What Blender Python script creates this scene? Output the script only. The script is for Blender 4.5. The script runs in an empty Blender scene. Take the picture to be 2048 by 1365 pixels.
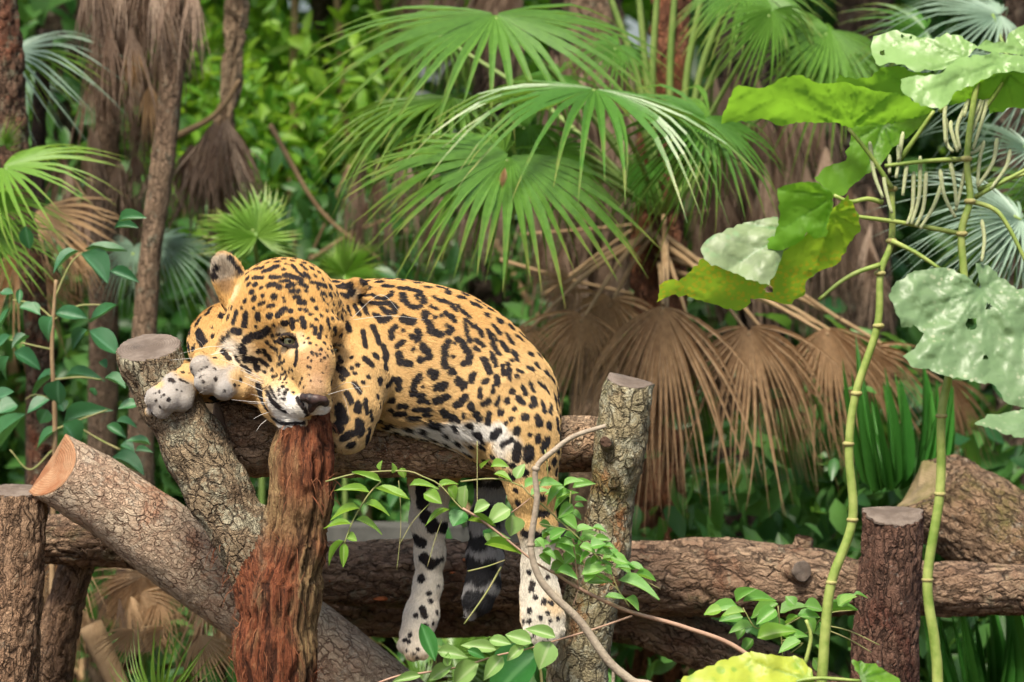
import bpy, math, random
import numpy as np
from mathutils import Vector, Matrix, kdtree
from mathutils.bvhtree import BVHTree
from mathutils.geometry import delaunay_2d_cdt

random.seed(7)
rng = np.random.default_rng(7)
S = bpy.context.scene
COL = S.collection

# ------------------------------------------------------------------ camera, sky, sun, exposure
PITCH = math.radians(3.0)
LENS = 92.0
FPX = LENS / 36.0 * 2048.0
CAM = np.array([0.0, -5.2, 1.3 + 5.2 * math.tan(PITCH)])
cam_data = bpy.data.cameras.new('camera')
cam_data.lens = LENS
cam_data.sensor_width = 36.0
cam_data.clip_start = 0.05
cam_data.clip_end = 400.0
cam_data.dof.use_dof = True
cam_data.dof.focus_distance = 5.08
cam_data.dof.aperture_fstop = 3.4
cam = bpy.data.objects.new('camera', cam_data)
cam.location = CAM
cam.rotation_euler = (math.pi / 2 - PITCH, 0, 0)
COL.objects.link(cam)
S.camera = cam

SUN_EL, SUN_AZ = math.radians(58), math.radians(200)     # compass azimuth: 180 is behind the camera
w = bpy.data.worlds.new('World')
S.world = w
w.use_nodes = True
nt = w.node_tree
bg = nt.nodes['Background']
sky = nt.nodes.new('ShaderNodeTexSky')
sky.sky_type = 'NISHITA'
sky.sun_disc = False
sky.sun_elevation = SUN_EL
sky.sun_rotation = SUN_AZ
sky.air_density = 1.0
sky.dust_density = 4.0
sky.ozone_density = 1.0
nt.links.new(sky.outputs[0], bg.inputs[0])
bg.inputs[1].default_value = 0.075
sl = bpy.data.lights.new('sun', 'SUN')
sl.energy = 2.4
sl.angle = math.radians(14)
sl.color = (1.0, 0.92, 0.78)
sun = bpy.data.objects.new('sun', sl)
COL.objects.link(sun)
sd = Vector((math.sin(SUN_AZ) * math.cos(SUN_EL), math.cos(SUN_AZ) * math.cos(SUN_EL), math.sin(SUN_EL)))
sun.rotation_euler = sd.to_track_quat('Z', 'Y').to_euler()
sun.location = (0, 0, 12)
vs = S.view_settings
vs.view_transform = 'Standard'
vs.look = 'None'
vs.exposure = 1.35
vs.gamma = 1.0
S.render.engine = 'CYCLES'
S.cycles.use_denoising = True
S.cycles.max_bounces = 5
S.cycles.use_adaptive_sampling = True
S.cycles.adaptive_threshold = 0.02
S.cycles.transparent_max_bounces = 6
S.cycles.diffuse_bounces = 3
S.cycles.glossy_bounces = 2
S.cycles.transmission_bounces = 4
S.cycles.caustics_reflective = False
S.cycles.caustics_refractive = False

# ------------------------------------------------------------------ geometry helpers
CP, SP = math.cos(PITCH), math.sin(PITCH)
def ray(px, py):
    a = (px - 1024.0) / FPX
    b = (682.5 - py) / FPX
    return np.array([a, CP + b * SP, -SP + b * CP])
def at(px, py, Y):
    """world point on the plane y = Y that the photograph shows at (px, py)"""
    d = ray(px, py)
    return CAM + d * ((Y - CAM[1]) / d[1])
def mm(Y):
    """metres that one photograph pixel covers at depth Y"""
    return (Y - CAM[1]) / FPX / CP

def hsh(ix, iy, iz, seed):
    h = (ix.astype(np.int64) * 374761393 + iy.astype(np.int64) * 668265263 + iz.astype(np.int64) * 2147483647 + seed * 1274126177) & 0xffffffff
    h = ((h ^ (h >> 13)) * 1274126177) & 0xffffffff
    h = ((h ^ (h >> 16)) * 2246822519) & 0xffffffff
    return ((h ^ (h >> 15)) & 0xffffff) / float(0xffffff)
def vnoise(p, seed=0):
    p = np.asarray(p, float)
    i = np.floor(p).astype(np.int64)
    f = p - i
    f = f * f * (3 - 2 * f)
    r = 0
    for dx in (0, 1):
        wx = f[:, 0] if dx else 1 - f[:, 0]
        for dy in (0, 1):
            wy = f[:, 1] if dy else 1 - f[:, 1]
            for dz in (0, 1):
                wz = f[:, 2] if dz else 1 - f[:, 2]
                r = r + wx * wy * wz * hsh(i[:, 0] + dx, i[:, 1] + dy, i[:, 2] + dz, seed)
    return r
def fbm(p, seed=0, octv=4):
    p = np.asarray(p, float)
    s = 0; a = 0.5
    for k in range(octv):
        s = s + a * vnoise(p * 2.0 ** k + k * 17.3, seed + k)
        a *= 0.5
    return s / (1 - 0.5 ** octv)
def voro(p, seed=0):
    p = np.asarray(p, float)
    i = np.floor(p).astype(np.int64)
    f1 = np.full(len(p), 9.0); f2 = np.full(len(p), 9.0); idv = np.zeros(len(p))
    for dx in (-1, 0, 1):
        for dy in (-1, 0, 1):
            for dz in (-1, 0, 1):
                cx, cy, cz = i[:, 0] + dx, i[:, 1] + dy, i[:, 2] + dz
                q = np.stack([cx + hsh(cx, cy, cz, seed), cy + hsh(cx, cy, cz, seed + 1), cz + hsh(cx, cy, cz, seed + 2)], 1)
                d = np.sqrt(((q - p) ** 2).sum(1))
                m = d < f1
                f2 = np.where(m, f1, np.minimum(f2, d))
                idv = np.where(m, hsh(cx, cy, cz, seed + 5), idv)
                f1 = np.where(m, d, f1)
    return f1, f2, idv
def sstep(a, b, x):
    t = np.clip((x - a) / (b - a), 0, 1)
    return t * t * (3 - 2 * t)
def unit(v):
    v = np.asarray(v, float)
    return v / max(1e-12, np.linalg.norm(v))

def mesh_from(V, F, mat=None, smooth=True, attrs=None, name='mesh'):
    V = np.asarray(V, np.float32)
    me = bpy.data.meshes.new(name)
    if isinstance(F, np.ndarray):
        n, k = F.shape
        me.vertices.add(len(V)); me.vertices.foreach_set('co', V.ravel())
        me.loops.add(n * k); me.loops.foreach_set('vertex_index', F.astype(np.int32).ravel())
        me.polygons.add(n)
        me.polygons.foreach_set('loop_start', np.arange(0, n * k, k, dtype=np.int32))
        me.update(calc_edges=True)
    else:
        me.from_pydata(V.tolist(), [], F)
        me.update()
    me.polygons.foreach_set('use_smooth', np.full(len(me.polygons), smooth))
    for key, val in (attrs or {}).items():
        val = np.asarray(val, np.float32)
        if val.ndim == 1:
            a = me.attributes.new(key, 'FLOAT', 'POINT'); a.data.foreach_set('value', val)
        else:
            a = me.attributes.new(key, 'FLOAT_COLOR', 'POINT')
            if val.shape[1] == 3: val = np.concatenate([val, np.ones((len(val), 1), np.float32)], 1)
            a.data.foreach_set('color', val.ravel())
    if mat is not None: me.materials.append(mat)
    return me

def tag(o, label=None, cat=None, group=None, kind=None):
    if label: o['label'] = label
    if cat: o['category'] = cat
    if group: o['group'] = group
    if kind: o['kind'] = kind
    return o
def thing(name, label, cat, loc, group=None):
    o = bpy.data.objects.new(name, None)
    o.empty_display_size = 0.05
    o.location = loc
    COL.objects.link(o)
    return tag(o, label, cat, group)
def part(name, me, parent=None, M=None):
    """mesh given in world coordinates (or placed by the world matrix M) under a thing or part"""
    o = bpy.data.objects.new(name, me)
    COL.objects.link(o)
    W = M if M is not None else Matrix.Identity(4)
    if parent is not None:
        o.parent = parent
        chain = Matrix.Identity(4); q = parent
        while q is not None:
            chain = q.matrix_basis @ chain; q = q.parent
        W = chain.inverted() @ W
    o.matrix_basis = W
    return o

def frames(P):
    P = np.asarray(P, float)
    T = np.gradient(P, axis=0)
    T /= np.linalg.norm(T, axis=1)[:, None]
    up = np.array([0, 0, 1.0]) if abs(T[0][2]) < 0.8 else np.array([0, -1.0, 0])
    n = unit(np.cross(up, T[0])); N = [n]
    for i in range(1, len(P)):
        n = N[-1] - T[i] * np.dot(N[-1], T[i]); N.append(unit(n))
    N = np.array(N); B = np.cross(T, N)
    return T, N, B
def spline(P, R, ds):
    """Catmull-Rom through control points, resampled at spacing ds"""
    P = np.asarray(P, float); R = np.asarray(R, float)
    Q = np.concatenate([[2 * P[0] - P[1]], P, [2 * P[-1] - P[-2]]])
    O, RR = [], []
    for i in range(1, len(Q) - 2):
        n = max(2, int(np.linalg.norm(Q[i + 1] - Q[i]) / ds) + 1)
        t = np.linspace(0, 1, n, endpoint=False)[:, None]
        a, b, c, d = Q[i - 1], Q[i], Q[i + 1], Q[i + 2]
        O.append(0.5 * ((2 * b) + (c - a) * t + (2 * a - 5 * b + 4 * c - d) * t ** 2 + (-a + 3 * b - 3 * c + d) * t ** 3))
        t = t[:, 0]; s = t * t * (3 - 2 * t)
        RR.append(R[i - 1] * (1 - s) + R[i] * s)
    O.append(P[-1:]); RR.append(R[-1:])
    return np.concatenate(O), np.concatenate(RR)
def tube(P, R, nseg=8, closed_ends=True):
    P = np.asarray(P, float); R = np.broadcast_to(np.asarray(R, float), (len(P),))
    T, N, B = frames(P)
    a = np.linspace(0, 2 * math.pi, nseg, endpoint=False)
    V = P[:, None] + R[:, None, None] * (np.cos(a)[None, :, None] * N[:, None] + np.sin(a)[None, :, None] * B[:, None])
    V = V.reshape(-1, 3)
    i = np.arange(len(P) - 1)[:, None] * nseg; j = np.arange(nseg)[None]
    k = (np.arange(nseg) + 1) % nseg
    F = np.stack([i + j, i + k[None], i + nseg + k[None], i + nseg + j], -1).reshape(-1, 4)
    F = F.tolist()
    if closed_ends:
        F.append(list(range(nseg))[::-1]); F.append([len(V) - nseg + q for q in range(nseg)])
    return V, F
def merge(parts):
    V, F, o = [], [], 0
    for v, f in parts:
        V.append(np.asarray(v, float)); F += [[i + o for i in q] for q in f]; o += len(v)
    return np.concatenate(V), F
def basis(d, n, o, sx=1, sy=1, sz=1):
    """matrix whose Y runs along d and whose Z leans to n"""
    y = unit(d); z = np.asarray(n, float); z = unit(z - y * np.dot(z, y)); x = np.cross(y, z)
    M = Matrix(((x[0] * sx, y[0] * sy, z[0] * sz, o[0]), (x[1] * sx, y[1] * sy, z[1] * sz, o[1]), (x[2] * sx, y[2] * sy, z[2] * sz, o[2]), (0, 0, 0, 1)))
    return M

# ------------------------------------------------------------------ materials
def new_mat(name):
    m = bpy.data.materials.new(name); m.use_nodes = True
    t = m.node_tree; t.nodes.clear()
    out = t.nodes.new('ShaderNodeOutputMaterial')
    return m, t, out
def nd(t, typ, **kw):
    n = t.nodes.new(typ)
    for k, v in kw.items():
        if k.startswith('i_'):
            key = k[2:]
            key = int(key) if key.isdigit() else key.replace('_', ' ')
            n.inputs[key].default_value = v
        else: setattr(n, k, v)
    return n
def rgb(c): return (c[0], c[1], c[2], 1.0)
def mixc(t, fac, a, b):
    n = t.nodes.new('ShaderNodeMix'); n.data_type = 'RGBA'
    for sock, v in ((n.inputs[0], fac), (n.inputs[6], a), (n.inputs[7], b)):
        if isinstance(v, (int, float)): sock.default_value = v
        elif isinstance(v, tuple): sock.default_value = rgb(v)
        else: t.links.new(v, sock)
    return n.outputs[2]
def math_(t, op, a, b=None, clamp=False):
    n = t.nodes.new('ShaderNodeMath'); n.operation = op; n.use_clamp = clamp
    for i, v in enumerate((a, b)):
        if v is None: continue
        if isinstance(v, (int, float)): n.inputs[i].default_value = v
        else: t.links.new(v, n.inputs[i])
    return n.outputs[0]
def mapr(t, v, a, b, c=0.0, d=1.0, smooth=True):
    n = t.nodes.new('ShaderNodeMapRange'); n.interpolation_type = 'SMOOTHSTEP' if smooth else 'LINEAR'
    t.links.new(v, n.inputs[0])
    for i, x in enumerate((a, b, c, d)): n.inputs[i + 1].default_value = x
    return n.outputs[0]
def noise(t, scale, detail=4, vec=None, rough=0.55, dist=0.0):
    n = nd(t, 'ShaderNodeTexNoise'); n.inputs['Scale'].default_value = scale
    n.inputs['Detail'].default_value = detail; n.inputs['Roughness'].default_value = rough
    n.inputs['Distortion'].default_value = dist
    if vec is not None: t.links.new(vec, n.inputs['Vector'])
    return n.outputs['Fac']
def coords(t, kind='Object', scale=None):
    c = nd(t, 'ShaderNodeTexCoord').outputs[kind]
    if scale is not None:
        m = nd(t, 'ShaderNodeMapping'); m.inputs['Scale'].default_value = scale
        t.links.new(c, m.inputs[0]); c = m.outputs[0]
    return c
def attr(t, name, out='Fac'):
    n = nd(t, 'ShaderNodeAttribute'); n.attribute_name = name
    return n.outputs[out]
def bump(t, h, strength=0.5, dist=0.004):
    b = nd(t, 'ShaderNodeBump'); b.inputs['Strength'].default_value = strength; b.inputs['Distance'].default_value = dist
    t.links.new(h, b.inputs['Height']); return b.outputs[0]
def principled(t, out, color, rough=0.8, spec=0.3, normal=None):
    p = nd(t, 'ShaderNodeBsdfPrincipled')
    if isinstance(color, tuple): p.inputs['Base Color'].default_value = rgb(color)
    else: t.links.new(color, p.inputs['Base Color'])
    if isinstance(rough, (int, float)): p.inputs['Roughness'].default_value = rough
    else: t.links.new(rough, p.inputs['Roughness'])
    p.inputs['Specular IOR Level'].default_value = spec
    if normal is not None: t.links.new(normal, p.inputs['Normal'])
    if out is not None: t.links.new(p.outputs[0], out.inputs[0])
    return p

def mat_bark(name, ridge, ridge2, crack, lichen=(0.45, 0.46, 0.34), lich=0.25, stain=None, stain_amt=0.0, moss=0.0, cells=(24, 75), depth=.010):
    """bark in the log's own coordinates (along, across, across): cracked plates, flakes, lichen and stains"""
    ridge = tuple(min(.62, x * 1.4) for x in ridge); ridge2 = tuple(min(.6, x * 1.4) for x in ridge2)
    m, t, out = new_mat(name)
    h = attr(t, 'bark')
    v = attr(t, 'grain', 'Vector')
    wn = nd(t, 'ShaderNodeTexNoise'); wn.inputs['Scale'].default_value = 28; wn.inputs['Detail'].default_value = 4
    t.links.new(v, wn.inputs['Vector'])
    ws = nd(t, 'ShaderNodeVectorMath', operation='MULTIPLY_ADD'); t.links.new(wn.outputs['Color'], ws.inputs[0])
    ws.inputs[1].default_value = (.075, .035, .035); t.links.new(v, ws.inputs[2])
    def cell(k):
        mp = nd(t, 'ShaderNodeMapping'); mp.inputs['Scale'].default_value = (cells[0] * k, cells[1] * k, cells[1] * k)
        t.links.new(ws.outputs[0], mp.inputs[0])
        e = nd(t, 'ShaderNodeTexVoronoi', feature='DISTANCE_TO_EDGE'); e.inputs['Scale'].default_value = 1; t.links.new(mp.outputs[0], e.inputs['Vector'])
        c = nd(t, 'ShaderNodeTexVoronoi', feature='F1'); c.inputs['Scale'].default_value = 1; t.links.new(mp.outputs[0], c.inputs['Vector'])
        return e.outputs['Distance'], c.outputs['Color']
    e1, c1_ = cell(1.0); e2, c2_ = cell(2.6)
    k0 = mapr(t, noise(t, 16, 4, v), .38, .62)
    k1 = math_(t, 'MAXIMUM', mapr(t, e1, 0.0, 0.10), math_(t, 'MULTIPLY', k0, .5)); k2 = math_(t, 'MAXIMUM', mapr(t, e2, 0.0, 0.16), math_(t, 'MULTIPLY', math_(t, 'SUBTRACT', 1.0, k0), .5))
    sp1 = nd(t, 'ShaderNodeSeparateColor'); t.links.new(c1_, sp1.inputs[0]); sp2 = nd(t, 'ShaderNodeSeparateColor'); t.links.new(c2_, sp2.inputs[0])
    n1 = noise(t, 9, 5, v); n2 = noise(t, 70, 6, v, .7); n3 = noise(t, 300, 4, v, .7)
    c = mixc(t, mapr(t, n1, 0.34, 0.66), ridge, ridge2)
    c = mixc(t, math_(t, 'MULTIPLY', sp1.outputs[0], .45), c, tuple(min(1, x * 1.55) for x in ridge))
    c = mixc(t, math_(t, 'MULTIPLY', sp2.outputs[1], .40), c, tuple(x * .55 for x in ridge2))
    if stain_amt:
        c = mixc(t, math_(t, 'MULTIPLY', mapr(t, noise(t, 7, 6, v, 0.7, 1.0), 0.62 - stain_amt * 0.3, 0.74 - stain_amt * 0.2), .8), c, stain)
    lf = mapr(t, noise(t, 26, 7, v, 0.75), 0.66 - lich * 0.35, 0.71 - lich * 0.25)
    c = mixc(t, math_(t, 'MULTIPLY', lf, .85), c, lichen)
    if moss:
        c = mixc(t, math_(t, 'MULTIPLY', mapr(t, noise(t, 7, 5, v, 0.7), 0.62 - moss * 0.3, 0.75 - moss * 0.2), 0.6), c, (0.15, 0.16, 0.045))
    c = mixc(t, mapr(t, k1, 0.0, 0.8, 0.8, 0.0), c, crack)
    c = mixc(t, mapr(t, k2, 0.0, 0.7, 0.32, 0.0), c, crack)
    c = mixc(t, mapr(t, h, 0.0, 0.4, 0.6, 0.0), c, crack)
    c = mixc(t, mapr(t, n3, 0.35, 0.7, 0.0, 0.25), c, tuple(x * .6 for x in ridge2))
    hh = math_(t, 'ADD', math_(t, 'ADD', k1, math_(t, 'MULTIPLY', k2, .45)), math_(t, 'ADD', math_(t, 'MULTIPLY', sp1.outputs[1], .5), math_(t, 'ADD', math_(t, 'MULTIPLY', n2, .9), math_(t, 'MULTIPLY', n3, .35))))
    b = bump(t, hh, 1.0, depth * 1.3)
    principled(t, out, c, 0.86, 0.22, b)
    return m
def mat_cut(name, a, b, dark=0.5):
    m, t, out = new_mat(name)
    v = coords(t)
    r = attr(t, 'radial')
    ring = nd(t, 'ShaderNodeTexWave', wave_type='RINGS'); 
    w1 = math_(t, 'SINE', math_(t, 'ADD', math_(t, 'MULTIPLY', r, 75.0), math_(t, 'MULTIPLY', noise(t, 14, 3, v), 9.0)))
    c = mixc(t, mapr(t, noise(t, 18, 6, v, 0.65), 0.35, 0.65), a, b)
    c = mixc(t, mapr(t, w1, -1, 1, 0, 0.28), c, tuple(x * 0.5 for x in b))
    c = mixc(t, mapr(t, noise(t, 8, 4, v), 0.55, 0.72, 0, dark), c, (0.06, 0.05, 0.045))
    bb = bump(t, math_(t, 'ADD', noise(t, 90, 5, v), math_(t, 'MULTIPLY', w1, 0.1)), 0.7, 0.004)
    principled(t, out, c, 0.85, 0.25, bb)
    return m
def mat_leaf(name, a, b, trans, tfac=0.3, rough=0.42, rib=None, ribw=(.02, .09), edge=None, mott=0.25, island=False, spec=0.5, spots=None):
    m, t, out = new_mat(name)
    if island: rnd = nd(t, 'ShaderNodeNewGeometry').outputs['Random Per Island']
    else: rnd = nd(t, 'ShaderNodeObjectInfo').outputs['Random']
    c = mixc(t, rnd, a, b)
    v = coords(t)
    sc = 30 if not island else 6
    c = mixc(t, mapr(t, noise(t, sc, 4, v), 0.35, 0.7, 0, mott), c, tuple(x * 0.55 for x in a))
    if edge is not None:
        e = math_(t, 'MULTIPLY', mapr(t, attr(t, 'edge'), 0.55, 1.0), mapr(t, noise(t, 6, 3, v), 0.35, 0.6))
        c = mixc(t, e, c, edge)
    if rib is not None:
        c = mixc(t, mapr(t, attr(t, 'rib'), ribw[0], ribw[1], 0.85, 0.0), c, rib)
    if spots is not None:
        vo = nd(t, 'ShaderNodeTexVoronoi'); vo.inputs['Scale'].default_value = spots[1]
        t.links.new(v, vo.inputs['Vector'])
        sp = math_(t, 'MULTIPLY', mapr(t, vo.outputs['Distance'], spots[2] * 0.6, spots[2], 1.0, 0.0), mapr(t, noise(t, 11, 3, v), 0.45, 0.6))
        c = mixc(t, sp, c, spots[0])
    bmp = bump(t, noise(t, 120, 3, v), 0.25, 0.002)
    p = principled(t, None, c, rough, spec, bmp)
    tr = nd(t, 'ShaderNodeBsdfTranslucent')
    tc = mixc(t, 0.6, c, trans)
    t.links.new(tc, tr.inputs[0])
    mx = nd(t, 'ShaderNodeMixShader'); mx.inputs[0].default_value = tfac
    t.links.new(p.outputs[0], mx.inputs[1]); t.links.new(tr.outputs[0], mx.inputs[2])
    t.links.new(mx.outputs[0], out.inputs[0])
    return m
def mat_plain(name, a, b, scale=30, rough=0.7, spec=0.3, bs=0.4, stretch=None):
    m, t, out = new_mat(name)
    v = coords(t, scale=stretch)
    n = noise(t, scale, 5, v, 0.6)
    c = mixc(t, mapr(t, n, 0.3, 0.7), a, b)
    principled(t, out, c, rough, spec, bump(t, noise(t, scale * 4, 4, v), bs, 0.004))
    return m
# ------------------------------------------------------------------ implicit solids
def surface_nets(F, org, h):
    ins = F < 0
    s = np.zeros(tuple(n - 1 for n in F.shape), np.int8)
    C8 = [(a, b, c) for a in (0, 1) for b in (0, 1) for c in (0, 1)]
    nx, ny, nz = s.shape
    for a, b, c in C8: s += ins[a:a + nx, b:b + ny, c:c + nz]
    I, J, K = np.nonzero((s > 0) & (s < 8))
    val = {q: F[I + q[0], J + q[1], K + q[2]] for q in C8}
    acc = np.zeros((len(I), 3)); cnt = np.zeros(len(I))
    for a in C8:
        for ax in range(3):
            if a[ax]: continue
            b = list(a); b[ax] = 1; b = tuple(b)
            va, vb = val[a], val[b]
            m = (va < 0) != (vb < 0)
            t = np.where(m, va / np.where(m, va - vb, 1), 0)
            p = np.tile(np.array(a, float), (len(I), 1)); p[:, ax] = t
            acc += p * m[:, None]; cnt += m
    V = np.stack([I, J, K], 1) + acc / cnt[:, None]
    V = V * h + org
    idx = np.full(s.shape, -1, np.int32); idx[I, J, K] = np.arange(len(I))
    Fs = []
    for ax in range(3):
        A = [slice(None)] * 3; Bs = [slice(None)] * 3
        A[ax] = slice(0, -1); Bs[ax] = slice(1, None)
        o1, o2 = [q for q in range(3) if q != ax]
        if ax == 1: o1, o2 = o2, o1
        ia, ib = ins[tuple(A)], ins[tuple(Bs)]
        E_ = np.argwhere(ia != ib)
        E_ = E_[(E_[:, o1] > 0) & (E_[:, o2] > 0) & (E_[:, o1] < s.shape[o1]) & (E_[:, o2] < s.shape[o2])]
        flip = ib[E_[:, 0], E_[:, 1], E_[:, 2]]
        def cell(d1, d2):
            q = E_.copy(); q[:, o1] -= d1; q[:, o2] -= d2
            return idx[q[:, 0], q[:, 1], q[:, 2]]
        quad = np.stack([cell(1, 1), cell(0, 1), cell(0, 0), cell(1, 0)], 1)
        quad[flip] = quad[flip][:, ::-1]
        Fs.append(quad)
    return V, np.concatenate(Fs)

class Field:
    """signed distance grid built from smoothly joined tapered capsules and ellipsoids"""
    def __init__(self, lo, hi, h):
        self.h = h; self.lo = np.array(lo, float)
        self.n = np.ceil((np.array(hi) - self.lo) / h).astype(int) + 1
        self.F = np.full(self.n, 0.2, np.float32)
        self.prims = []
    def box(self, lo, hi):
        a = np.clip(np.floor((lo - self.lo) / self.h).astype(int), 0, self.n - 1)
        b = np.clip(np.ceil((hi - self.lo) / self.h).astype(int) + 1, 1, self.n)
        sl = tuple(slice(x, y) for x, y in zip(a, b))
        g = [self.lo[i] + self.h * np.arange(a[i], b[i]) for i in range(3)]
        return sl, np.stack(np.meshgrid(*g, indexing='ij'), -1)
    def smin(self, sl, d, k, sub=False):
        A = self.F[sl]
        if sub:
            hh = np.clip(0.5 - 0.5 * (A + d) / k, 0, 1); self.F[sl] = A * (1 - hh) + (-d) * hh + k * hh * (1 - hh)
        else:
            hh = np.clip(0.5 + 0.5 * (A - d) / k, 0, 1); self.F[sl] = A * (1 - hh) + d * hh - k * hh * (1 - hh)
    def cap(self, a, ra, b, rb, k=0.02, sub=False, flow=None):
        a = np.asarray(a, float); b = np.asarray(b, float); r = max(ra, rb) + k + 4 * self.h
        sl, P = self.box(np.minimum(a, b) - r, np.maximum(a, b) + r)
        ba = b - a; L2 = max(1e-9, ba @ ba)
        t = np.clip(((P - a) @ ba) / L2, 0, 1)
        d = np.linalg.norm(P - a - t[..., None] * ba, axis=-1) - (ra + (rb - ra) * t)
        self.smin(sl, d, k, sub)
        if not sub: self.prims.append((a, ra, b, rb, unit(ba) if flow is None else unit(flow)))
    def ell(self, c, rad, R=None, k=0.02, sub=False, flow=(1, 0, -0.3)):
        c = np.asarray(c, float); rad = np.asarray(rad, float); R = np.eye(3) if R is None else R
        r = rad.max() + k + 4 * self.h
        sl, P = self.box(c - r, c + r)
        q = (P - c) @ R
        k0 = np.linalg.norm(q / rad, axis=-1); k1 = np.linalg.norm(q / rad ** 2, axis=-1) + 1e-9
        self.smin(sl, k0 * (k0 - 1) / k1, k, sub)
        if not sub: self.prims.append((c, rad.min(), c + 1e-4, rad.min(), unit(flow)))


def ball_(c, r, sq=(1, 1, 1), n=10):
    Vb, Fb = [], []
    for i in range(n + 1):
        th = math.pi * i / n
        for j in range(n): Vb.append((math.sin(th) * math.cos(2 * math.pi * j / n), math.sin(th) * math.sin(2 * math.pi * j / n), math.cos(th)))
    for i in range(n):
        for j in range(n): Fb.append([i * n + j, (i + 1) * n + j, (i + 1) * n + (j + 1) % n, i * n + (j + 1) % n])
    return np.array(Vb) * np.array(sq) * r + c, Fb
# ------------------------------------------------------------------ ground
M_soil = mat_plain('soil', (0.035, 0.024, 0.014), (0.085, 0.058, 0.032), 6, 0.95, 0.1, 0.8)
gx = np.concatenate([[-150, -60, -25], np.linspace(-12, 12, 61), [25, 60, 150]])
gy = np.concatenate([[-150, -60, -20], np.linspace(-8, 14, 56), [25, 60, 150]])
GX, GY = np.meshgrid(gx, gy, indexing='ij')
gp = np.stack([GX.ravel(), GY.ravel(), np.zeros(GX.size)], 1)
gp[:, 2] = (fbm(gp * 0.5, 11) - 0.5) * 0.22 * (np.abs(gp[:, 0]) < 13) * (np.abs(gp[:, 1]) < 15)
ii, jj = np.meshgrid(np.arange(len(gx) - 1), np.arange(len(gy) - 1), indexing='ij')
q0 = (ii * len(gy) + jj).ravel()
gF = np.stack([q0, q0 + len(gy), q0 + len(gy) + 1, q0 + 1], 1)
g = part('ground', mesh_from(gp, gF, M_soil)); tag(g, 'dark brown forest soil under the logs and palms', 'ground', kind='structure')

# ------------------------------------------------------------------ logs and posts
def bark_height(p, kind, seed):
    """p: (along, around x, around y) in metres -> height 0..1, tone 0..1"""
    if kind == 'plates':
        wob = np.stack([fbm(p * 14, seed + 3, 3), fbm(p * 14 + 9, seed + 4, 3), fbm(p * 14 + 21, seed + 5, 3)], 1) - .5
        q = (p + wob * .05) * np.array([20, 70, 70])
        f1, f2, idv = voro(q, seed)
        h = sstep(.0, .14, f2 - f1) * (.55 + .45 * idv) + .45 * (fbm(p * np.array([60, 150, 150]), seed + 7, 3) - .5)
        return np.clip(h, 0, 1.2), idv
    if kind == 'furrow':
        wob = np.stack([fbm(p * 10, seed + 3, 3) * 0, fbm(p * 10 + 9, seed + 4, 3) - .5, fbm(p * 10 + 21, seed + 5, 3) - .5], 1)
        q = (p + wob * .06) * np.array([9, 75, 75])
        f1, f2, idv = voro(q, seed)
        h = sstep(.0, .25, f2 - f1) * (.55 + .45 * idv) + .5 * (fbm(p * np.array([30, 200, 200]), seed + 7, 3) - .5)
        return np.clip(h, 0, 1.2), idv
    if kind == 'strips':
        wob = (fbm(p * np.array([6, 14, 14]), seed + 4, 3) - .5)[:, None] * np.array([0, .05, .05])
        n = fbm((p + wob) * np.array([7, 110, 110]), seed, 4)
        h = sstep(.30, .62, n) + .35 * (fbm(p * np.array([40, 240, 240]), seed + 7, 2) - .5)
        return np.clip(h, 0, 1.2), fbm(p * np.array([5, 30, 30]), seed + 8, 3)
    # smooth, knobbly
    h = .55 + .7 * (fbm(p * np.array([22, 40, 40]), seed, 4) - .5) + .6 * (fbm(p * np.array([70, 110, 110]), seed + 3, 3) - .5)
    return np.clip(h, 0, 1.2), fbm(p * 25, seed + 8, 3)

def log_mesh(ctrl, kind, amp, seed, mat, cuts=(None, None), lump=0.08, ds=.007, raw=False):
    """ctrl: (px, py, Y, radius px); cuts: plane normals of the sawn ends"""
    P = [at(*c[:3]) for c in ctrl]; R = [c[3] * mm(c[2]) for c in ctrl]
    C, RR = spline(P, R, ds)
    T, N, B = frames(C)
    ns = int(max(28, 2 * math.pi * RR.mean() / ds))
    a = np.linspace(0, 2 * math.pi, ns, endpoint=False)
    L = np.concatenate([[0], np.cumsum(np.linalg.norm(np.diff(C, axis=0), axis=1))])
    ca, sa = np.cos(a), np.sin(a)
    rad = RR[:, None, None] * (ca[None, :, None] * N[:, None] + sa[None, :, None] * B[:, None])
    q = np.stack([np.repeat(L[:, None], ns, 1), RR[:, None] * ca[None], RR[:, None] * sa[None]], -1).reshape(-1, 3)
    h, tone = bark_height(q, kind, seed)
    lum = (fbm(q * np.array([5, 9, 9]), seed + 30, 3) - .5) * 2 * lump
    dirv = (rad / RR[:, None, None]).reshape(-1, 3)
    V = (C[:, None] + rad).reshape(-1, 3) + dirv * ((h - .6) * amp + lum * np.repeat(RR, ns))[:, None]
    Tr = np.repeat(T, ns, axis=0)
    for e, n in ((0, cuts[0]), (-1, cuts[1])):
        if n is None: continue
        n = unit(n); d = (V - C[e]) @ n; m = (d > 0) & (np.linalg.norm(V - C[e], axis=1) < 3 * RR[e])
        V[m] -= Tr[m] * (d[m] / (Tr[m] @ n))[:, None]
    i = np.arange(len(C) - 1)[:, None] * ns; j = np.arange(ns)[None]; k = ((np.arange(ns) + 1) % ns)[None]
    F = np.stack([i + j, i + k, i + ns + k, i + ns + j], -1).reshape(-1, 4)
    ends = (V[:ns].copy(), V[-ns:].copy())
    return mesh_from(V, F, mat, True, {'bark': h, 'tone': tone, 'grain': q}), ends, C, V

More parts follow.
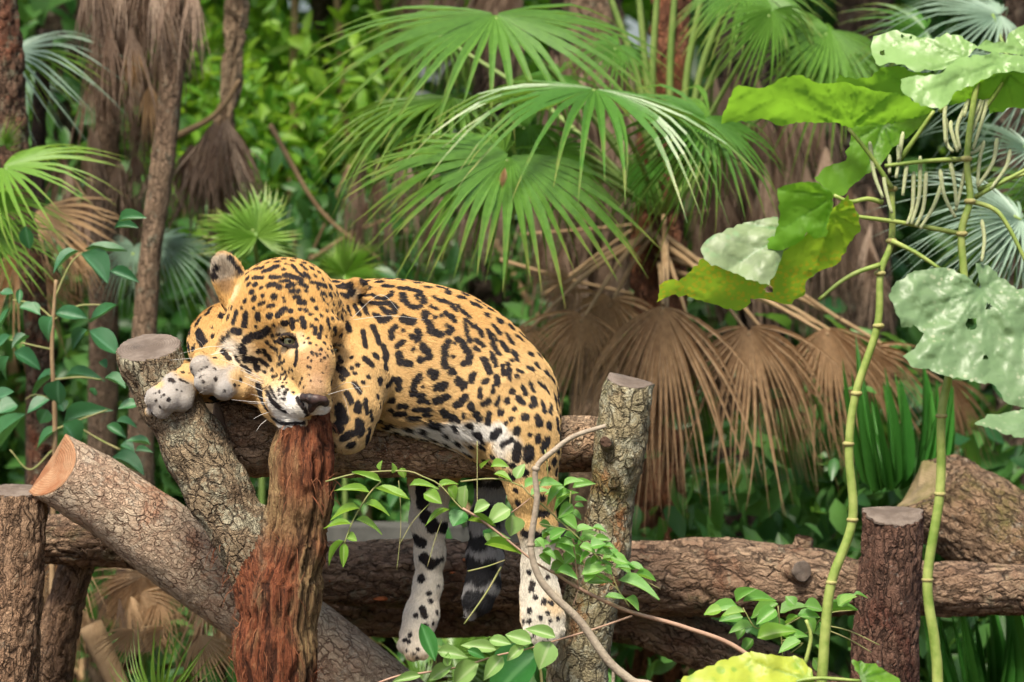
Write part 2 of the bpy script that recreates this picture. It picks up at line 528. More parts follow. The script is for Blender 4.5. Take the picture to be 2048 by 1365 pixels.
def cap_mesh(ring, mat, out_dir, seed, rough=.0025):
    c = ring.mean(0); n = len(ring); lv = [1.0, .97, .88, .76, .62, .48, .34, .2, .08]
    V = np.concatenate([c + (ring - c) * s for s in lv] + [c[None]])
    rad = np.concatenate([np.full(n, s) for s in lv] + [[0]])
    od = unit(out_dir)
    V += od * ((fbm(V * 45, seed, 4) - .5) * rough * 2 * (rad < .99) + .001 - .004 * (rad > .985))[:, None]
    F = []
    for k in range(len(lv) - 1):
        for j in range(n): F.append([k * n + j, k * n + (j + 1) % n, (k + 1) * n + (j + 1) % n, (k + 1) * n + j])
    b = (len(lv) - 1) * n
    for j in range(n): F.append([b + j, b + (j + 1) % n, len(V) - 1])
    return mesh_from(V, F, mat, True, {'radial': rad})

def knot(px, py, Y, r, mat_b, mat_c, d=(0.1, -1, 0.1), length=.05, seed=1):
    """sawn branch stub: bark collar and cut face"""
    c = at(px, py, Y); s = mm(Y); d = unit(d)
    P = [c - d * .03, c + d * length * .5, c + d * length]
    C, R = spline(P, [r * s * 1.35, r * s * 1.08, r * s], .006)
    V, F = tube(C, R, 24, False)
    V = V + (fbm(V * 60, seed, 3) - .5)[:, None] * .008
    return mesh_from(V, F, mat_b, True, {'bark': np.clip(fbm(V * 80, seed, 2) * 1.2, 0, 1), 'tone': fbm(V * 30, seed, 2), 'grain': V}), cap_mesh(V[-24:], mat_c, d, seed)

M_perch = mat_bark('bark_perch', (0.44, 0.31, 0.20), (0.34, 0.21, 0.125), (0.045, 0.027, 0.018), (0.46, 0.41, 0.30), .3, (0.27, 0.11, 0.055), .3, cells=(22, 60))
M_diag = mat_bark('bark_diagonal', (0.50, 0.37, 0.27), (0.43, 0.29, 0.20), (0.17, 0.095, 0.065), (0.56, 0.47, 0.36), .4, (0.40, 0.18, 0.10), .3, cells=(34, 62), depth=.006)
M_horiz = mat_bark('bark_horizontal', (0.36, 0.25, 0.165), (0.27, 0.165, 0.105), (0.03, 0.018, 0.012), (0.42, 0.35, 0.24), .3, (0.20, 0.085, 0.045), .3, .25, cells=(11, 48), depth=.014)
M_left = mat_bark('bark_left_post', (0.34, 0.225, 0.14), (0.27, 0.16, 0.095), (0.05, 0.028, 0.017), (0.42, 0.34, 0.24), .2, cells=(9, 60), depth=.012)
M_dark = mat_bark('bark_right_post', (0.20, 0.115, 0.08), (0.155, 0.08, 0.055), (0.022, 0.013, 0.010), (0.42, 0.40, 0.35), .18, (0.17, 0.06, 0.04), .3, cells=(9, 55), depth=.016)
M_lichen = mat_bark('bark_lichen', (0.30, 0.26, 0.16), (0.20, 0.155, 0.085), (0.045, 0.035, 0.022), (0.55, 0.53, 0.39), .5, (0.42, 0.15, 0.045), .28, .3, cells=(30, 40), depth=.008)
M_big = mat_bark('bark_upper', (0.34, 0.23, 0.15), (0.26, 0.16, 0.09), (0.05, 0.03, 0.02), (0.50, 0.42, 0.32), .3, (0.20, 0.17, 0.05), .4, .25, cells=(16, 50), depth=.016)
M_cutg = mat_cut('sawn_grey', (0.23, 0.185, 0.15), (0.125, 0.095, 0.075), .8)
M_cuto = mat_cut('sawn_orange', (0.38, 0.22, 0.12), (0.30, 0.13, 0.06), .3)
M_cutd = mat_cut('sawn_dark', (0.16, 0.10, 0.07), (0.09, 0.05, 0.032), .7)

def add_log(name, label, ctrl, kind, amp, seed, mat, cuts=(None, None), capmats=(None, None), lump=.08, cat='log', base=None):
    me, ends, C, V = log_mesh(ctrl, kind, amp, seed, mat, cuts, lump)
    loc = Vector(C[np.argmin(C[:, 2])]) if base is None else Vector(base)
    t = thing(name, label, cat, loc)
    part('bark', me, t)
    for e, (ring, n, cm) in enumerate(zip(ends, cuts, capmats)):
        if cm is not None: part('cut_end', cap_mesh(ring, cm, n, seed + e), t)
    return t

GND = lambda x, Y: (x, 682.5 + FPX * math.tan(math.atan2(CAM[2], Y - CAM[1]) - PITCH), Y)
add_log('perch_log', 'rough brown log the jaguar lies on, wedged behind the forked post', [(425, 872, .04, 80), (500, 876, .05, 80), (600, 888, .075, 70), (700, 897, .10, 60), (850, 899, .12, 56), (1000, 896, .135, 56), (1150, 889, .20, 56), (1248, 885, .24, 50)],
        'plates', .006, 3, M_perch, ((-1, -.5, -.05), (1, .2, 0)), (M_cutd, M_cutd), .12)
dl = add_log('diagonal_log', 'pale pinkish log with flaky bark sloping down behind the forked post', [(95, 925, .20, 70), (200, 990, .21, 75), (330, 1085, .23, 79), (480, 1190, .26, 82), (620, 1290, .29, 84), (780, 1410, .32, 80), (1000, 1580, .37, 82)],
        'knobbly', .006, 5, M_diag, ((-.62, -.70, .5), None), (M_cuto, None), .07)
lp = add_log('upright_post', 'reddish brown upright post under the sawn end of the sloping pale log', [(38, 975, .22, 52), (36, 1060, .22, 56), (24, 1200, .21, 60), (10, 1400, .20, 64), (-20, 1900, .18, 70)],
        'furrow', .007, 8, M_left, ((.0, -.25, 1), None), (M_cutg, None), .06, 'post')
add_log('leaning_post', 'thin brown post leaning beside the upright post in the shade', [(165, 1090, .50, 32), (140, 1180, .49, 36), (105, 1330, .47, 42), (60, 1800, .42, 50)], 'furrow', .008, 9, M_left, ((.0, -.2, 1), None), (M_cutg, None), .06, 'post')
hl = add_log('horizontal_log', 'long mossy brown log lying level behind the dangling paws and tail', [(60, 1078, .42, 46), (200, 1082, .43, 50), (380, 1100, .46, 56), (640, 1145, .49, 64), (900, 1148, .50, 68), (1150, 1152, .50, 66), (1300, 1158, .50, 70), (1470, 1156, .50, 80), (1620, 1168, .49, 70), (1740, 1178, .48, 52), (1900, 1178, .49, 52), (2150, 1180, .50, 54)],
        'furrow', .008, 12, M_horiz, ((-1, -.2, 0), (1, 0, 0)), (M_cutd, M_cutg), .13)
k1, k2 = knot(1590, 1140, .425, 22, M_horiz, M_cutg, (.45, -1, .05), .03, 4)
part('knot', k1, hl); part('knot_face', k2, hl)
k1, k2 = knot(1605, 1092, .5, 18, M_horiz, M_horiz, (.2, -.2, 1), .02, 6)
part('knot', k1, hl)
add_log('lower_log', 'slim mossy log slanting down beneath the long level log', [(560, 1185, .66, 50), (760, 1222, .65, 50), (1000, 1225, .64, 48), (1240, 1232, .62, 52), (1370, 1275, .60, 52), (1500, 1325, .58, 50), (1700, 1420, .55, 50)], 'plates', .010, 15, M_horiz, ((-1, 0, 0), (1, 0, -.4)), (M_cutd, M_cutd), .1)
mp = add_log('lichened_post', 'pale lichen covered post with orange stains and a ringed knot', [(1262, 757, .13, 46), (1252, 800, .13, 50), (1238, 900, .13, 53), (1222, 1010, .135, 48), (1205, 1120, .14, 55), (1170, 1250, .14, 62), (1150, 1400, .14, 66), (1120, 1900, .14, 74)],
        'knobbly', .014, 21, M_lichen, ((.12, -.35, 1), None), (M_cutg, None), .16, 'post')
k1, k2 = knot(1214, 885, .075, 12, M_lichen, M_cutd, (-.15, -1, .1), .022, 7)
part('knot', k1, mp); part('knot_face', k2, mp)
for q, (x, y, r) in enumerate(((1222, 915, 9), (1258, 925, 10), (1228, 965, 10), (1250, 870, 7))):
    k1, k2 = knot(x, y, .085, r, M_lichen, M_lichen, (.1, -1, .2), .010, 30 + q); part('burl', k1, mp)
add_log('sawn_post', 'dark reddish post with a flat grey sawn top beside the green stems', [(1786, 1020, .33, 60), (1785, 1080, .33, 60), (1776, 1200, .33, 64), (1768, 1400, .33, 70), (1755, 1900, .33, 76)], 'furrow', .008, 24, M_dark, ((.02, -.42, 1), None), (M_cutg, None), .05, 'post')
add_log('thick_log', 'thick weathered log rising behind the dark sawn post', [(1818, 968, .80, 70), (1880, 1000, .78, 96), (1960, 1050, .76, 100), (2060, 1115, .73, 100), (2250, 1230, .68, 100)], 'furrow', .008, 27, M_big, ((-.55, -.35, .75), (1, 0, -.4)), (mat_cut('sawn_mossy', (0.28, 0.21, 0.12), (0.17, 0.14, 0.06), .6), M_cutg), .10)

# forked post: one solid grown from smoothly joined limbs
def fork():
    f = Field(at(170, 1500, -.12) - np.array([.06, .13, .06]), at(740, 640, -.12) + np.array([.06, .16, .06]), .0048)
    trunk = [(556, 1490, -.13, 82), (554, 1300, -.13, 74), (560, 1180, -.13, 72), (585, 1090, -.135, 58), (601, 1000, -.14, 54), (603, 920, -.14, 53), (607, 868, -.14, 50)]
    arm = [(530, 1180, -.13, 58), (490, 1070, -.115, 57), (440, 985, -.10, 58), (390, 895, -.085, 58), (340, 800, -.07, 58), (303, 715, -.06, 58), (285, 660, -.055, 58)]
    limbs = []
    for L in (trunk, arm):
        pts = [jp_(*q) for q in L]
        for (a, ra), (b, rb) in zip(pts[:-1], pts[1:]):
            f.cap(a, ra, b, rb, .03)
        limbs.append(pts)
    for a, b in (((628, 880, -.13, 30), (648, 812, -.12, 10)), ((612, 940, -.185, 16), (613, 965, -.185, 14))):
        (p, r), (q, s) = jp_(*a), jp_(*b); f.cap(p, r, q, s, .02)
    # saw the limb tops
    G = np.stack(np.meshgrid(*[f.lo[i] + f.h * np.arange(f.n[i]) for i in range(3)], indexing='ij'), -1)
    c1, n1 = at(295, 692, -.06), unit((-.12, -.36, 1))
    d1 = (G - c1) @ n1
    m = np.linalg.norm(G - c1, axis=-1) < .14
    f.F = np.where(m, np.maximum(f.F, d1), f.F).astype(np.float32)
    V, Fq = surface_nets(f.F, f.lo, f.h)
    return f, V, Fq, limbs, c1, n1
def jp_(x, y, Y, r): return at(x, y, Y), r * mm(Y)
ff, Vf, Ff, limbs, c1, n1 = fork()
hs, tones, ds_, grains = [], [], [], []
for li, (pts, kind, seed) in enumerate(((limbs[0], 'strips', 41), (limbs[1], 'plates', 44))):
    best = np.full(len(Vf), 9.0); coord = np.zeros((len(Vf), 3)); s0 = 0
    for (a, ra), (b, rb) in zip(pts[:-1], pts[1:]):
        ba = b - a; L = np.linalg.norm(ba); ba = ba / L
        t_ = np.clip((Vf - a) @ ba, 0, L); pc = Vf - a - t_[:, None] * ba
        d = np.linalg.norm(pc, axis=1) - (ra + (rb - ra) * t_ / L)
        m = d < best; best[m] = d[m]
        coord[m] = np.stack([s0 + t_, pc[:, 0], pc[:, 1]], 1)[m]; s0 += L
    grains.append(coord); h, tn = bark_height(coord, kind, seed); hs.append(h); tones.append(tn); ds_.append(best)
wgt = 1 / (1 + np.exp((ds_[0] - ds_[1]) / .01))     # 1 on the trunk limb
topd = (Vf - c1) @ n1
flat = (topd > -.004) & (np.linalg.norm(Vf - c1, axis=1) < .13)
hf = hs[0] * wgt + hs[1] * (1 - wgt); tf = tones[0] * wgt + tones[1] * (1 - wgt)
fnn = np.cross(Vf[Ff[:, 1]] - Vf[Ff[:, 0]], Vf[Ff[:, 2]] - Vf[Ff[:, 0]]); VNf = np.zeros_like(Vf)
for c in range(4): np.add.at(VNf, Ff[:, c], fnn)
VNf /= np.linalg.norm(VNf, axis=1)[:, None] + 1e-12
if (VNf[:, 2][Vf[:, 2] > c1[2] - .01]).mean() < 0: VNf = -VNf; Ff = Ff[:, ::-1].copy()
lumps = (fbm(Vf * np.array([16, 16, 7]), 77, 4) - .5) * .02
Vf = Vf + VNf * np.where(flat, (fbm(Vf * 40, 5, 3) - .5) * .003, (hf - .6) * (.004 + .007 * wgt) + lumps)[:, None]
red = sstep(.25, .75, wgt) * sstep(at(0, 1030, -.12)[2] + .42, at(0, 1030, -.12)[2] - .1, Vf[:, 2] * 1.0) 
# the trunk is stripped to red fibres, mostly on its right flank and below the fork; the leaning limb keeps lichened plates
xr = (Vf[:, 0] - at(590, 900, -.13)[0]) / .06
n_ = fbm(Vf * np.array([18, 18, 5]), 61, 4)
low = sstep(at(0, 1010, -.1)[2], at(0, 1120, -.1)[2], Vf[:, 2])
redness = np.clip(sstep(.28, .62, .5 * wgt + .30 * xr + 1.1 * (n_ - .5)) * sstep(at(0, 1060, -.1)[2], at(0, 940, -.1)[2], Vf[:, 2]) + low * sstep(.38, .56, n_ + .10 * (xr < .2)), 0, 1)
def mat_fork():
    m, t, out = new_mat('bark_forked')
    v = coords(t); h = attr(t, 'bark')
    fib = noise(t, 30, 7, coords(t, scale=(8, 8, 1)), .72)
    grey = mixc(t, mapr(t, noise(t, 14, 5, v), .35, .65), (0.25, 0.19, 0.115), (0.14, 0.095, 0.06))
    grey = mixc(t, mapr(t, noise(t, 30, 7, v, .75), .50, .56), grey, (0.46, 0.44, 0.31))
    tanw = mixc(t, mapr(t, fib, .35, .65), (0.50, 0.34, 0.16), (0.28, 0.155, 0.075))
    redw = mixc(t, mapr(t, fib, .3, .65), (0.42, 0.14, 0.06), (0.20, 0.06, 0.03))
    c = mixc(t, attr(t, 'limb'), grey, tanw)
    c = mixc(t, attr(t, 'red'), c, redw)
    gr = attr(t, 'grain', 'Vector'); mg = nd(t, 'ShaderNodeMapping'); mg.inputs['Scale'].default_value = (12, 150, 150); t.links.new(gr, mg.inputs[0])
    g1 = noise(t, 1.0, 7, mg.outputs[0], .72, .6)
    c = mixc(t, mapr(t, g1, .50, .38, 0, .8), c, (0.045, 0.022, 0.014))
    c = mixc(t, mapr(t, g1, .55, .70, 0, .45), c, (0.50, 0.33, 0.17))
    c = mixc(t, mapr(t, h, .05, .5, .7, 0), c, (0.03, 0.016, 0.011))
    c = mixc(t, mapr(t, noise(t, 26, 4, coords(t, scale=(2.5, 2.5, 1)), .6), .66, .72, 0, .8), c, (0.03, 0.022, 0.018))
    n2 = noise(t, 60, 6, coords(t, scale=(4, 4, 1)), .7); n3 = noise(t, 240, 4, v, .7)
    principled(t, out, c, .88, .2, bump(t, math_(t, 'ADD', math_(t, 'MULTIPLY', g1, 1.8), math_(t, 'ADD', n2, math_(t, 'MULTIPLY', n3, .6))), 1.0, .010))
    return m
base_f = Vector((at(556, 1300, -.13)[0], -.13, 0))
fp = thing('forked_post', 'forked post with red shredded bark and a sawn lichened limb holding the paws', 'post', base_f)
fm = mesh_from(Vf, Ff, mat_fork(), True, {'bark': hf, 'tone': tf, 'limb': wgt, 'red': redness, 'grain': np.where(wgt[:, None] > .5, grains[0], grains[1])})
fm.materials.append(M_cutg)
fm.materials.append(mat_bark('bark_forked_limb', (0.29, 0.22, 0.135), (0.19, 0.13, 0.08), (0.03, 0.02, 0.014), (0.50, 0.47, 0.33), .5, (0.14, 0.085, 0.05), .3, cells=(26, 60), depth=.012))
fz = np.where(flat[Ff].all(1), 1, np.where((wgt + .35 * (n_ - .5) + .35 * redness)[Ff].mean(1) < .42, 2, 0)).astype(np.int32)
fm.polygons.foreach_set('material_index', fz)
ra_ = fm.attributes.new('radial', 'FLOAT', 'POINT'); ra_.data.foreach_set('value', (np.linalg.norm(Vf - c1, axis=1) / .062).astype(np.float32))
part('bark', fm, fp)
me, ends, C, _ = log_mesh([(556, 1440, -.13, 78), (555, 1600, -.13, 84), (552, 2100, -.13, 92)], 'strips', .016, 41, M_left)
part('foot', me, fp)
# loose fibres on the shredded trunk
fibs = []
cand = np.nonzero((redness > .5) & ~flat & (Vf[:, 2] > at(0, 1420, -.12)[2]))[0]
for i in rng.choice(cand, 260):
    p = Vf[i]; n = VNf[i]; L = random.uniform(.012, .045)
    d = unit(np.array([random.gauss(0, .3), random.gauss(0, .3), random.choice((-1, -1, 1))]) + n * random.uniform(.1, .9))
    q = p + d * L; r = random.uniform(.0005, .0011)
    fibs.append(tube([p - n * .002, (p + q) / 2 + n * .002, q + np.array([0, 0, -.006])], [r, r * .8, r * .3], 3, False))
M_fib = mat_plain('bark_fibre', (0.20, 0.065, 0.035), (0.30, 0.13, 0.065), 40, .9, .1)
o = part('bark_fibres', mesh_from(*merge(fibs), M_fib), fp); o['kind'] = 'stuff'
# bracket fungi on the level log
M_fun = mat_plain('bracket_fungus', (0.42, 0.10, 0.03), (0.55, 0.19, 0.06), 60, .6, .3)
def fungus(px, py, Y, r):
    c = at(px, py, Y); n = 14; V = []
    for lay, (s, dz) in enumerate(((1, 0), (.75, .35), (.3, .5), (.9, -.22))):
        for j in range(n):
            a = math.pi * (1 + j / (n - 1)); k = s * r * (1 + .18 * math.sin(3 * j + px))
            V.append(c + np.array([math.cos(a) * k, math.sin(a) * k * .9, dz * r * .7]))
    F = []
    for A, Bq in ((0, 1), (1, 2), (3, 0)):
        for j in range(n - 1): F.append([A * n + j, A * n + j + 1, Bq * n + j + 1, Bq * n + j])
    return mesh_from(np.array(V), F, M_fun)
for i, (px, py, r) in enumerate(((663, 1160, 17), (938, 1120, 12), (905, 1145, 10), (762, 1198, 14), (800, 1155, 13), (932, 1162, 9), (1462, 1125, 10), (1480, 1150, 13), (1510, 1132, 9), (840, 1170, 9), (1440, 1150, 8))):
    Yf = .50 - .062
    o = part('bracket_fungus', fungus(px, py, Yf, r * mm(Yf)))
    tag(o, 'small orange bracket fungus growing on the long level log', 'fungus', 'bracket fungi on the level log')
# grey ledge far behind
V_ = []
a, b = at(560, 1055, 1.5), at(900, 1055, 1.5)
for x in (a[0] - .5, b[0] + .3):
    for dy in (0, .12):
        for dz in (-.06, .0): V_.append((x, 1.5 + dy, a[2] + dz))
o = part('stone_ledge', mesh_from(np.array(V_), [[0, 1, 3, 2], [4, 6, 7, 5], [0, 4, 5, 1], [2, 3, 7, 6], [1, 5, 7, 3], [0, 2, 6, 4]], mat_plain('stone', (.06, .06, .057), (.11, .11, .10), 12, .9, .2), False))
tag(o, 'grey stone ledge behind the dangling hind paw', 'ledge')
# ------------------------------------------------------------------ fan palms
def fan(n, span, split, g, droop, fold, seed, narrow=1.0, wig=.0, cup=.0, ragged=.15, tipdroop=.0):
    """unit fan leaf: hub at the origin, middle segment along +Y, upper side +Z"""
    r = np.random.default_rng(seed); V, F, edge = [], [], []
    da = span / n; rows = [0.02, .12, .25, .38, .5, .62, .74, .86, .95, 1.0]
    for i in range(n):
        a = -span / 2 + (i + .5) * da; L = (.80 + .20 * math.cos(a * .8)) * (1 - ragged * r.random())
        sp = split * (1 + .2 * (r.random() - .5)); td = tipdroop * (.4 + 1.2 * r.random()); wg = wig * r.normal(); ww = narrow * (.85 + .3 * r.random())
        pos = np.zeros(2); prev = 0.0; rr = 0
        for k, s in enumerate(rows):
            th = a * (1 - g * s) + wg * s * s
            pos = pos + np.array([math.sin(th), math.cos(th)]) * (s - prev) * L; prev = s
            t = np.array([math.cos(th), -math.sin(th)])
            w0 = min(s, sp) * math.tan(da / 2) * L * 1.04
            w = w0 if s <= sp else w0 * ww * max(.03, (1 - ((s - sp) / (1 - sp)) ** 1.6)) + (1 - ww) * w0 * max(0, 1 - (s - sp) / .12)
            z = -droop * (s ** 2) * (1 + .3 * abs(a)) - td * max(0, s - .45) ** 2 * 2.2 - cup * abs(math.sin(a)) * s
            z += .006 * r.normal() * s
            V += [(pos[0] - t[0] * w, pos[1] - t[1] * w, z + fold * w), (pos[0], pos[1], z - fold * w), (pos[0] + t[0] * w, pos[1] + t[1] * w, z + fold * w)]
            edge += [s * .9 + .1, s * .8, s * .9 + .1]
        b = i * len(rows) * 3
        for k in range(len(rows) - 1):
            q = b + k * 3
            F += [[q, q + 1, q + 4, q + 3], [q + 1, q + 2, q + 5, q + 4]]
    return np.array(V), np.array(F), np.array(edge)
def fan_set(mat, specs):
    out = []
    for sp in specs:
        V, F, e = fan(**sp); out.append(mesh_from(V, F, mat, False, {'edge': e}))
    return out
M_palm = mat_leaf('palm_green', (0.07, 0.205, 0.03), (0.15, 0.295, 0.045), (0.34, 0.55, 0.05), .28, .34, edge=(0.34, 0.32, 0.09), mott=.35)
M_palm_y = mat_leaf('palm_lime', (0.17, 0.34, 0.05), (0.24, 0.42, 0.07), (0.40, 0.62, 0.06), .35, .4, edge=(0.36, 0.34, 0.10), mott=.2)
M_palm_s = mat_leaf('palm_silver', (0.22, 0.34, 0.24), (0.33, 0.45, 0.34), (0.28, 0.43, 0.22), .2, .35, mott=.2)
M_dead = mat_leaf('palm_dead', (0.40, 0.26, 0.145), (0.68, 0.49, 0.30), (0.45, 0.28, 0.14), .2, .7, edge=(0.60, 0.45, 0.29), mott=.5, spec=.15)
M_dead_d = mat_leaf('palm_dead_grey', (0.20, 0.13, 0.09), (0.58, 0.45, 0.345), (0.30, 0.18, 0.10), .15, .8, edge=(0.34, 0.26, 0.20), mott=.5, spec=.1)
M_dead_t = mat_leaf('palm_dead_tan', (0.56, 0.38, 0.21), (0.62, 0.45, 0.27), (0.5, 0.33, 0.16), .25, .7, mott=.3, spec=.15)
GREEN = dict(n=32, span=4.4, split=.36, g=.06, droop=.16, fold=.5, narrow=.78, wig=.09, ragged=.28, tipdroop=.26)
def gset(mat, **kw): return fan_set(mat, [dict(GREEN, seed=s, **kw) for s in (1, 2, 3)])
FG = gset(M_palm); FY = gset(M_palm_y); FS = fan_set(M_palm_s, [dict(GREEN, seed=s, narrow=.8, tipdroop=.5, split=.25) for s in (4, 5)])
FYs = fan_set(M_palm_y, [dict(GREEN, seed=s, split=.6, span=3.0, n=22, ragged=.15) for s in (41, 42)])
FGf = fan_set(M_palm, [dict(GREEN, seed=s, split=.5, n=38) for s in (7, 8)])
DEADK = dict(n=32, span=3.0, split=.32, g=.75, droop=.05, fold=.8, narrow=.62, wig=.17, ragged=.42, tipdroop=.05, cup=.1)
FD = fan_set(M_dead, [dict(DEADK, seed=s) for s in (11, 12, 13, 14)] + [dict(DEADK, seed=15, span=4.2, g=.6), dict(DEADK, seed=16, span=3.8, split=.28)])
FDs = fan_set(M_dead_d, [dict(DEADK, seed=s, n=9, span=1.1, g=.9, split=.25, narrow=.75, wig=.2) for s in (21, 22, 23, 24, 25)])
FT = fan_set(M_dead_t, [dict(GREEN, seed=31, span=2.2, n=18, narrow=.7, split=.5)])
M_stalk = mat_plain('stalk_green', (0.16, 0.26, 0.06), (0.24, 0.33, 0.09), 20, .5, .4, .2)
M_stalk_d = mat_plain('stalk_dead', (0.26, 0.17, 0.09), (0.36, 0.25, 0.14), 20, .8, .2)
def stalk(parent, P, r0, r1, mat, name='frond_stalk'):
    C, R = spline(P, np.linspace(r0, r1, len(P)), .03)
    return part(name, mesh_from(*tube(C, R, 6), mat), parent)
def frond(parent, meshes, hub, tip, nrm, base=None, mat=None, wide=1.0, name='frond', r=.006):
    H, T_ = at(*hub), at(*tip); L = np.linalg.norm(T_ - H)
    me = random.choice(meshes)
    part(name, me, parent, basis(T_ - H, nrm, H, L * wide, L, L))
    if base is not None:
        Bp = at(*base); mid = (H + Bp) / 2 + np.array([0, 0, .04 * np.linalg.norm(H - Bp)])
        stalk(parent, [Bp, mid, H + (T_ - H) / L * .02], r * 1.5, r * .7, mat or M_stalk)
M_trunk = mat_bark('palm_trunk', (0.27, 0.19, 0.125), (0.20, 0.13, 0.085), (0.03, 0.018, 0.012), (0.34, 0.33, 0.24), .3)
M_trunk_r = mat_bark('palm_trunk_red', (0.24, 0.105, 0.055), (0.17, 0.07, 0.04), (0.03, 0.015, 0.010), (0.30, 0.24, 0.16), .12, (0.32, 0.11, 0.045), .5)
M_trunk_d = mat_bark('palm_trunk_dark', (0.07, 0.05, 0.038), (0.05, 0.035, 0.026), (0.012, 0.009, 0.008), (0.16, 0.15, 0.11), .2)
def trunk(parent, ctrl, kind, amp, seed, mat):
    me, e, C, _ = log_mesh(ctrl, kind, amp, seed, mat, lump=.12, ds=.014)
    return part('trunk', me, parent)
def skirt(parent, x0, x1, y0, y1, Y0, Y1, n, len_px, seed, lean=0.0, mats=FDs, wide=.55):
    r = random.Random(seed)
    for k in range(n):
        x = r.uniform(x0, x1); y = r.uniform(y0, y1); Y = r.uniform(Y0, Y1); L = len_px * r.uniform(.7, 1.2)
        H = at(x, y, Y); T_ = at(x + L * (lean + r.gauss(0, .10)), y + L, Y - r.uniform(-.05, .10))
        ln = np.linalg.norm(T_ - H)
        part('dead_frond', r.choice(mats), parent, basis(T_ - H, (r.gauss(0, .5), -1, .1), H, ln * wide * r.uniform(.7, 1.4), ln, ln))
def on_ground(x, Y): 
    return Vector((at(x, 700, Y)[0], Y, 0))

# the palm behind the jaguar: red fibrous trunk, broad green fans over it
p = thing('fan_palm', 'fan palm with red fibrous trunk and broad green fans above the jaguar', 'palm', on_ground(1320, 1.7))
for hub, tip, w_ in (((1120, 150, 1.5), (880, 240, 1.4), .5), ((1060, 250, 1.3), (760, 420, 1.2), .55), ((1110, 300, 1.2), (1190, 470, 1.1), .8), ((1240, 90, 1.5), (1130, 160, 1.4), .9), ((880, 60, 1.9), (720, 120, 1.8), .8), ((1290, 330, 1.5), (1230, 470, 1.4), .6)):
    frond(p, FG, hub, tip, (random.gauss(0, .15), -.7, .7), (1325, 430, 1.65), wide=w_)
trunk(p, [(1360, -700, 1.78, 28), (1345, -120, 1.75, 30), (1335, 100, 1.72, 34), (1322, 300, 1.7, 38), (1318, 520, 1.7, 46), (1315, 760, 1.7, 44), (1310, 1100, 1.7, 46), (1305, 1700, 1.7, 52)], 'strips', .035, 51, M_trunk_r)
tb = (1325, 430, 1.65)
frond(p, FG, (990, 28, 1.15), (1010, 215, .85), (.05, -.62, .8), tb, wide=1.55)
frond(p, FG, (1190, 178, .95), (1120, 262, .50), (.12, -.22, 1), tb, wide=1.15)
frond(p, FG, (905, 196, 1.15), (560, 215, 1.05), (0, -.30, 1), tb, wide=.62)
frond(p, FG, (890, 215, 1.2), (575, 300, 1.1), (0, -.42, 1), tb, wide=.5)
frond(p, FGf, (1020, 312, .85), (900, 500, .62), (-.1, -.75, .62), tb, wide=1.35)
frond(p, FG, (1005, 315, .9), (660, 360, .75), (-.05, -.72, .7), tb, wide=.75)
frond(p, FT, (1010, 335, .80), (1000, 392, .76), (0, -.9, .4), None, wide=.25, name='withered_leaflet')
frond(p, FG, (1412, 232, 1.0), (1330, 400, .80), (.12, -.85, .5), tb, wide=1.05)
frond(p, FG, (1420, 240, 1.02), (1245, 480, .80), (.1, -.9, .35), tb, wide=.45)
frond(p, FG, (1545, 20, 1.3), (1460, 190, 1.15), (.1, -.85, .5), tb, wide=.6)
frond(p, FGf, (1660, 60, 1.5), (1570, 180, 1.3), (.1, -.7, .7), tb, wide=1.1)
frond(p, FG, (1680, 110, 1.45), (1500, 290, 1.3), (.1, -.7, .7), tb, wide=.7)
frond(p, FGf, (1500, -30, 1.5), (1640, 60, 1.35), (.1, -.6, .8), tb, wide=1.2)
for x0, x1 in ((1310, 1300), (1345, 1335), (1390, 1358), (1285, 1300), (1430, 1370), (1245, 1300)):
    stalk(p, [at(x1 + 8, 330, 1.62), at((x0 + x1) / 2, 150, 1.6), at(x0 + (x0 - x1) * .8, -60, 1.55)], .011, .008, M_stalk)
for hub, tip, w_ in (((1325, 612, 1.12), (1330, 1085, .98), .95), ((1498, 655, 1.18), (1520, 1050, 1.05), 1.05), ((1655, 655, 1.3), (1720, 1010, 1.2), 1.05), ((1165, 630, 1.35), (1105, 900, 1.25), 1.0),
                    ((1050, 650, 1.38), (1080, 830, 1.3), .9), ((1330, 640, 1.15), (1275, 1110, 1.05), .55), ((1340, 640, 1.2), (1210, 930, 1.1), .7), ((1380, 650, 1.22), (1450, 900, 1.1), .6), ((1740, 700, 1.45), (1860, 960, 1.4), .9),
                    ((1560, 690, 1.3), (1640, 1040, 1.2), .7), ((1900, 760, 1.5), (1960, 980, 1.5), .9), ((1220, 600, 1.5), (1190, 900, 1.45), .9)):
    frond(p, FD, (hub[0] + random.gauss(0, 18), hub[1] + 8, hub[2] + .06), (tip[0] + random.gauss(0, 45), tip[1] + random.uniform(-60, 10), tip[2] + .07), (random.gauss(0, .3), -1, .25), None, None, w_ * .45, 'dead_frond')
    w_ *= .8
    frond(p, FD, hub, tip, (random.gauss(0, .2), -1, .25), (1318 + random.uniform(-10, 10), 500 + random.uniform(-60, 40), 1.66), M_stalk_d, w_, 'dead_frond')
frond(p, FD, (1140, 560, 1.5), (1050, 620, 1.45), (0, -1, .3), (1300, 470, 1.66), M_stalk_d, 1.0, 'dead_frond')
stalk(p, [at(1328, 430, 1.5), at(1328, 500, 1.5), at(1326, 610, 1.15)], .006, .006, M_stalk_d, 'dead_stalk')

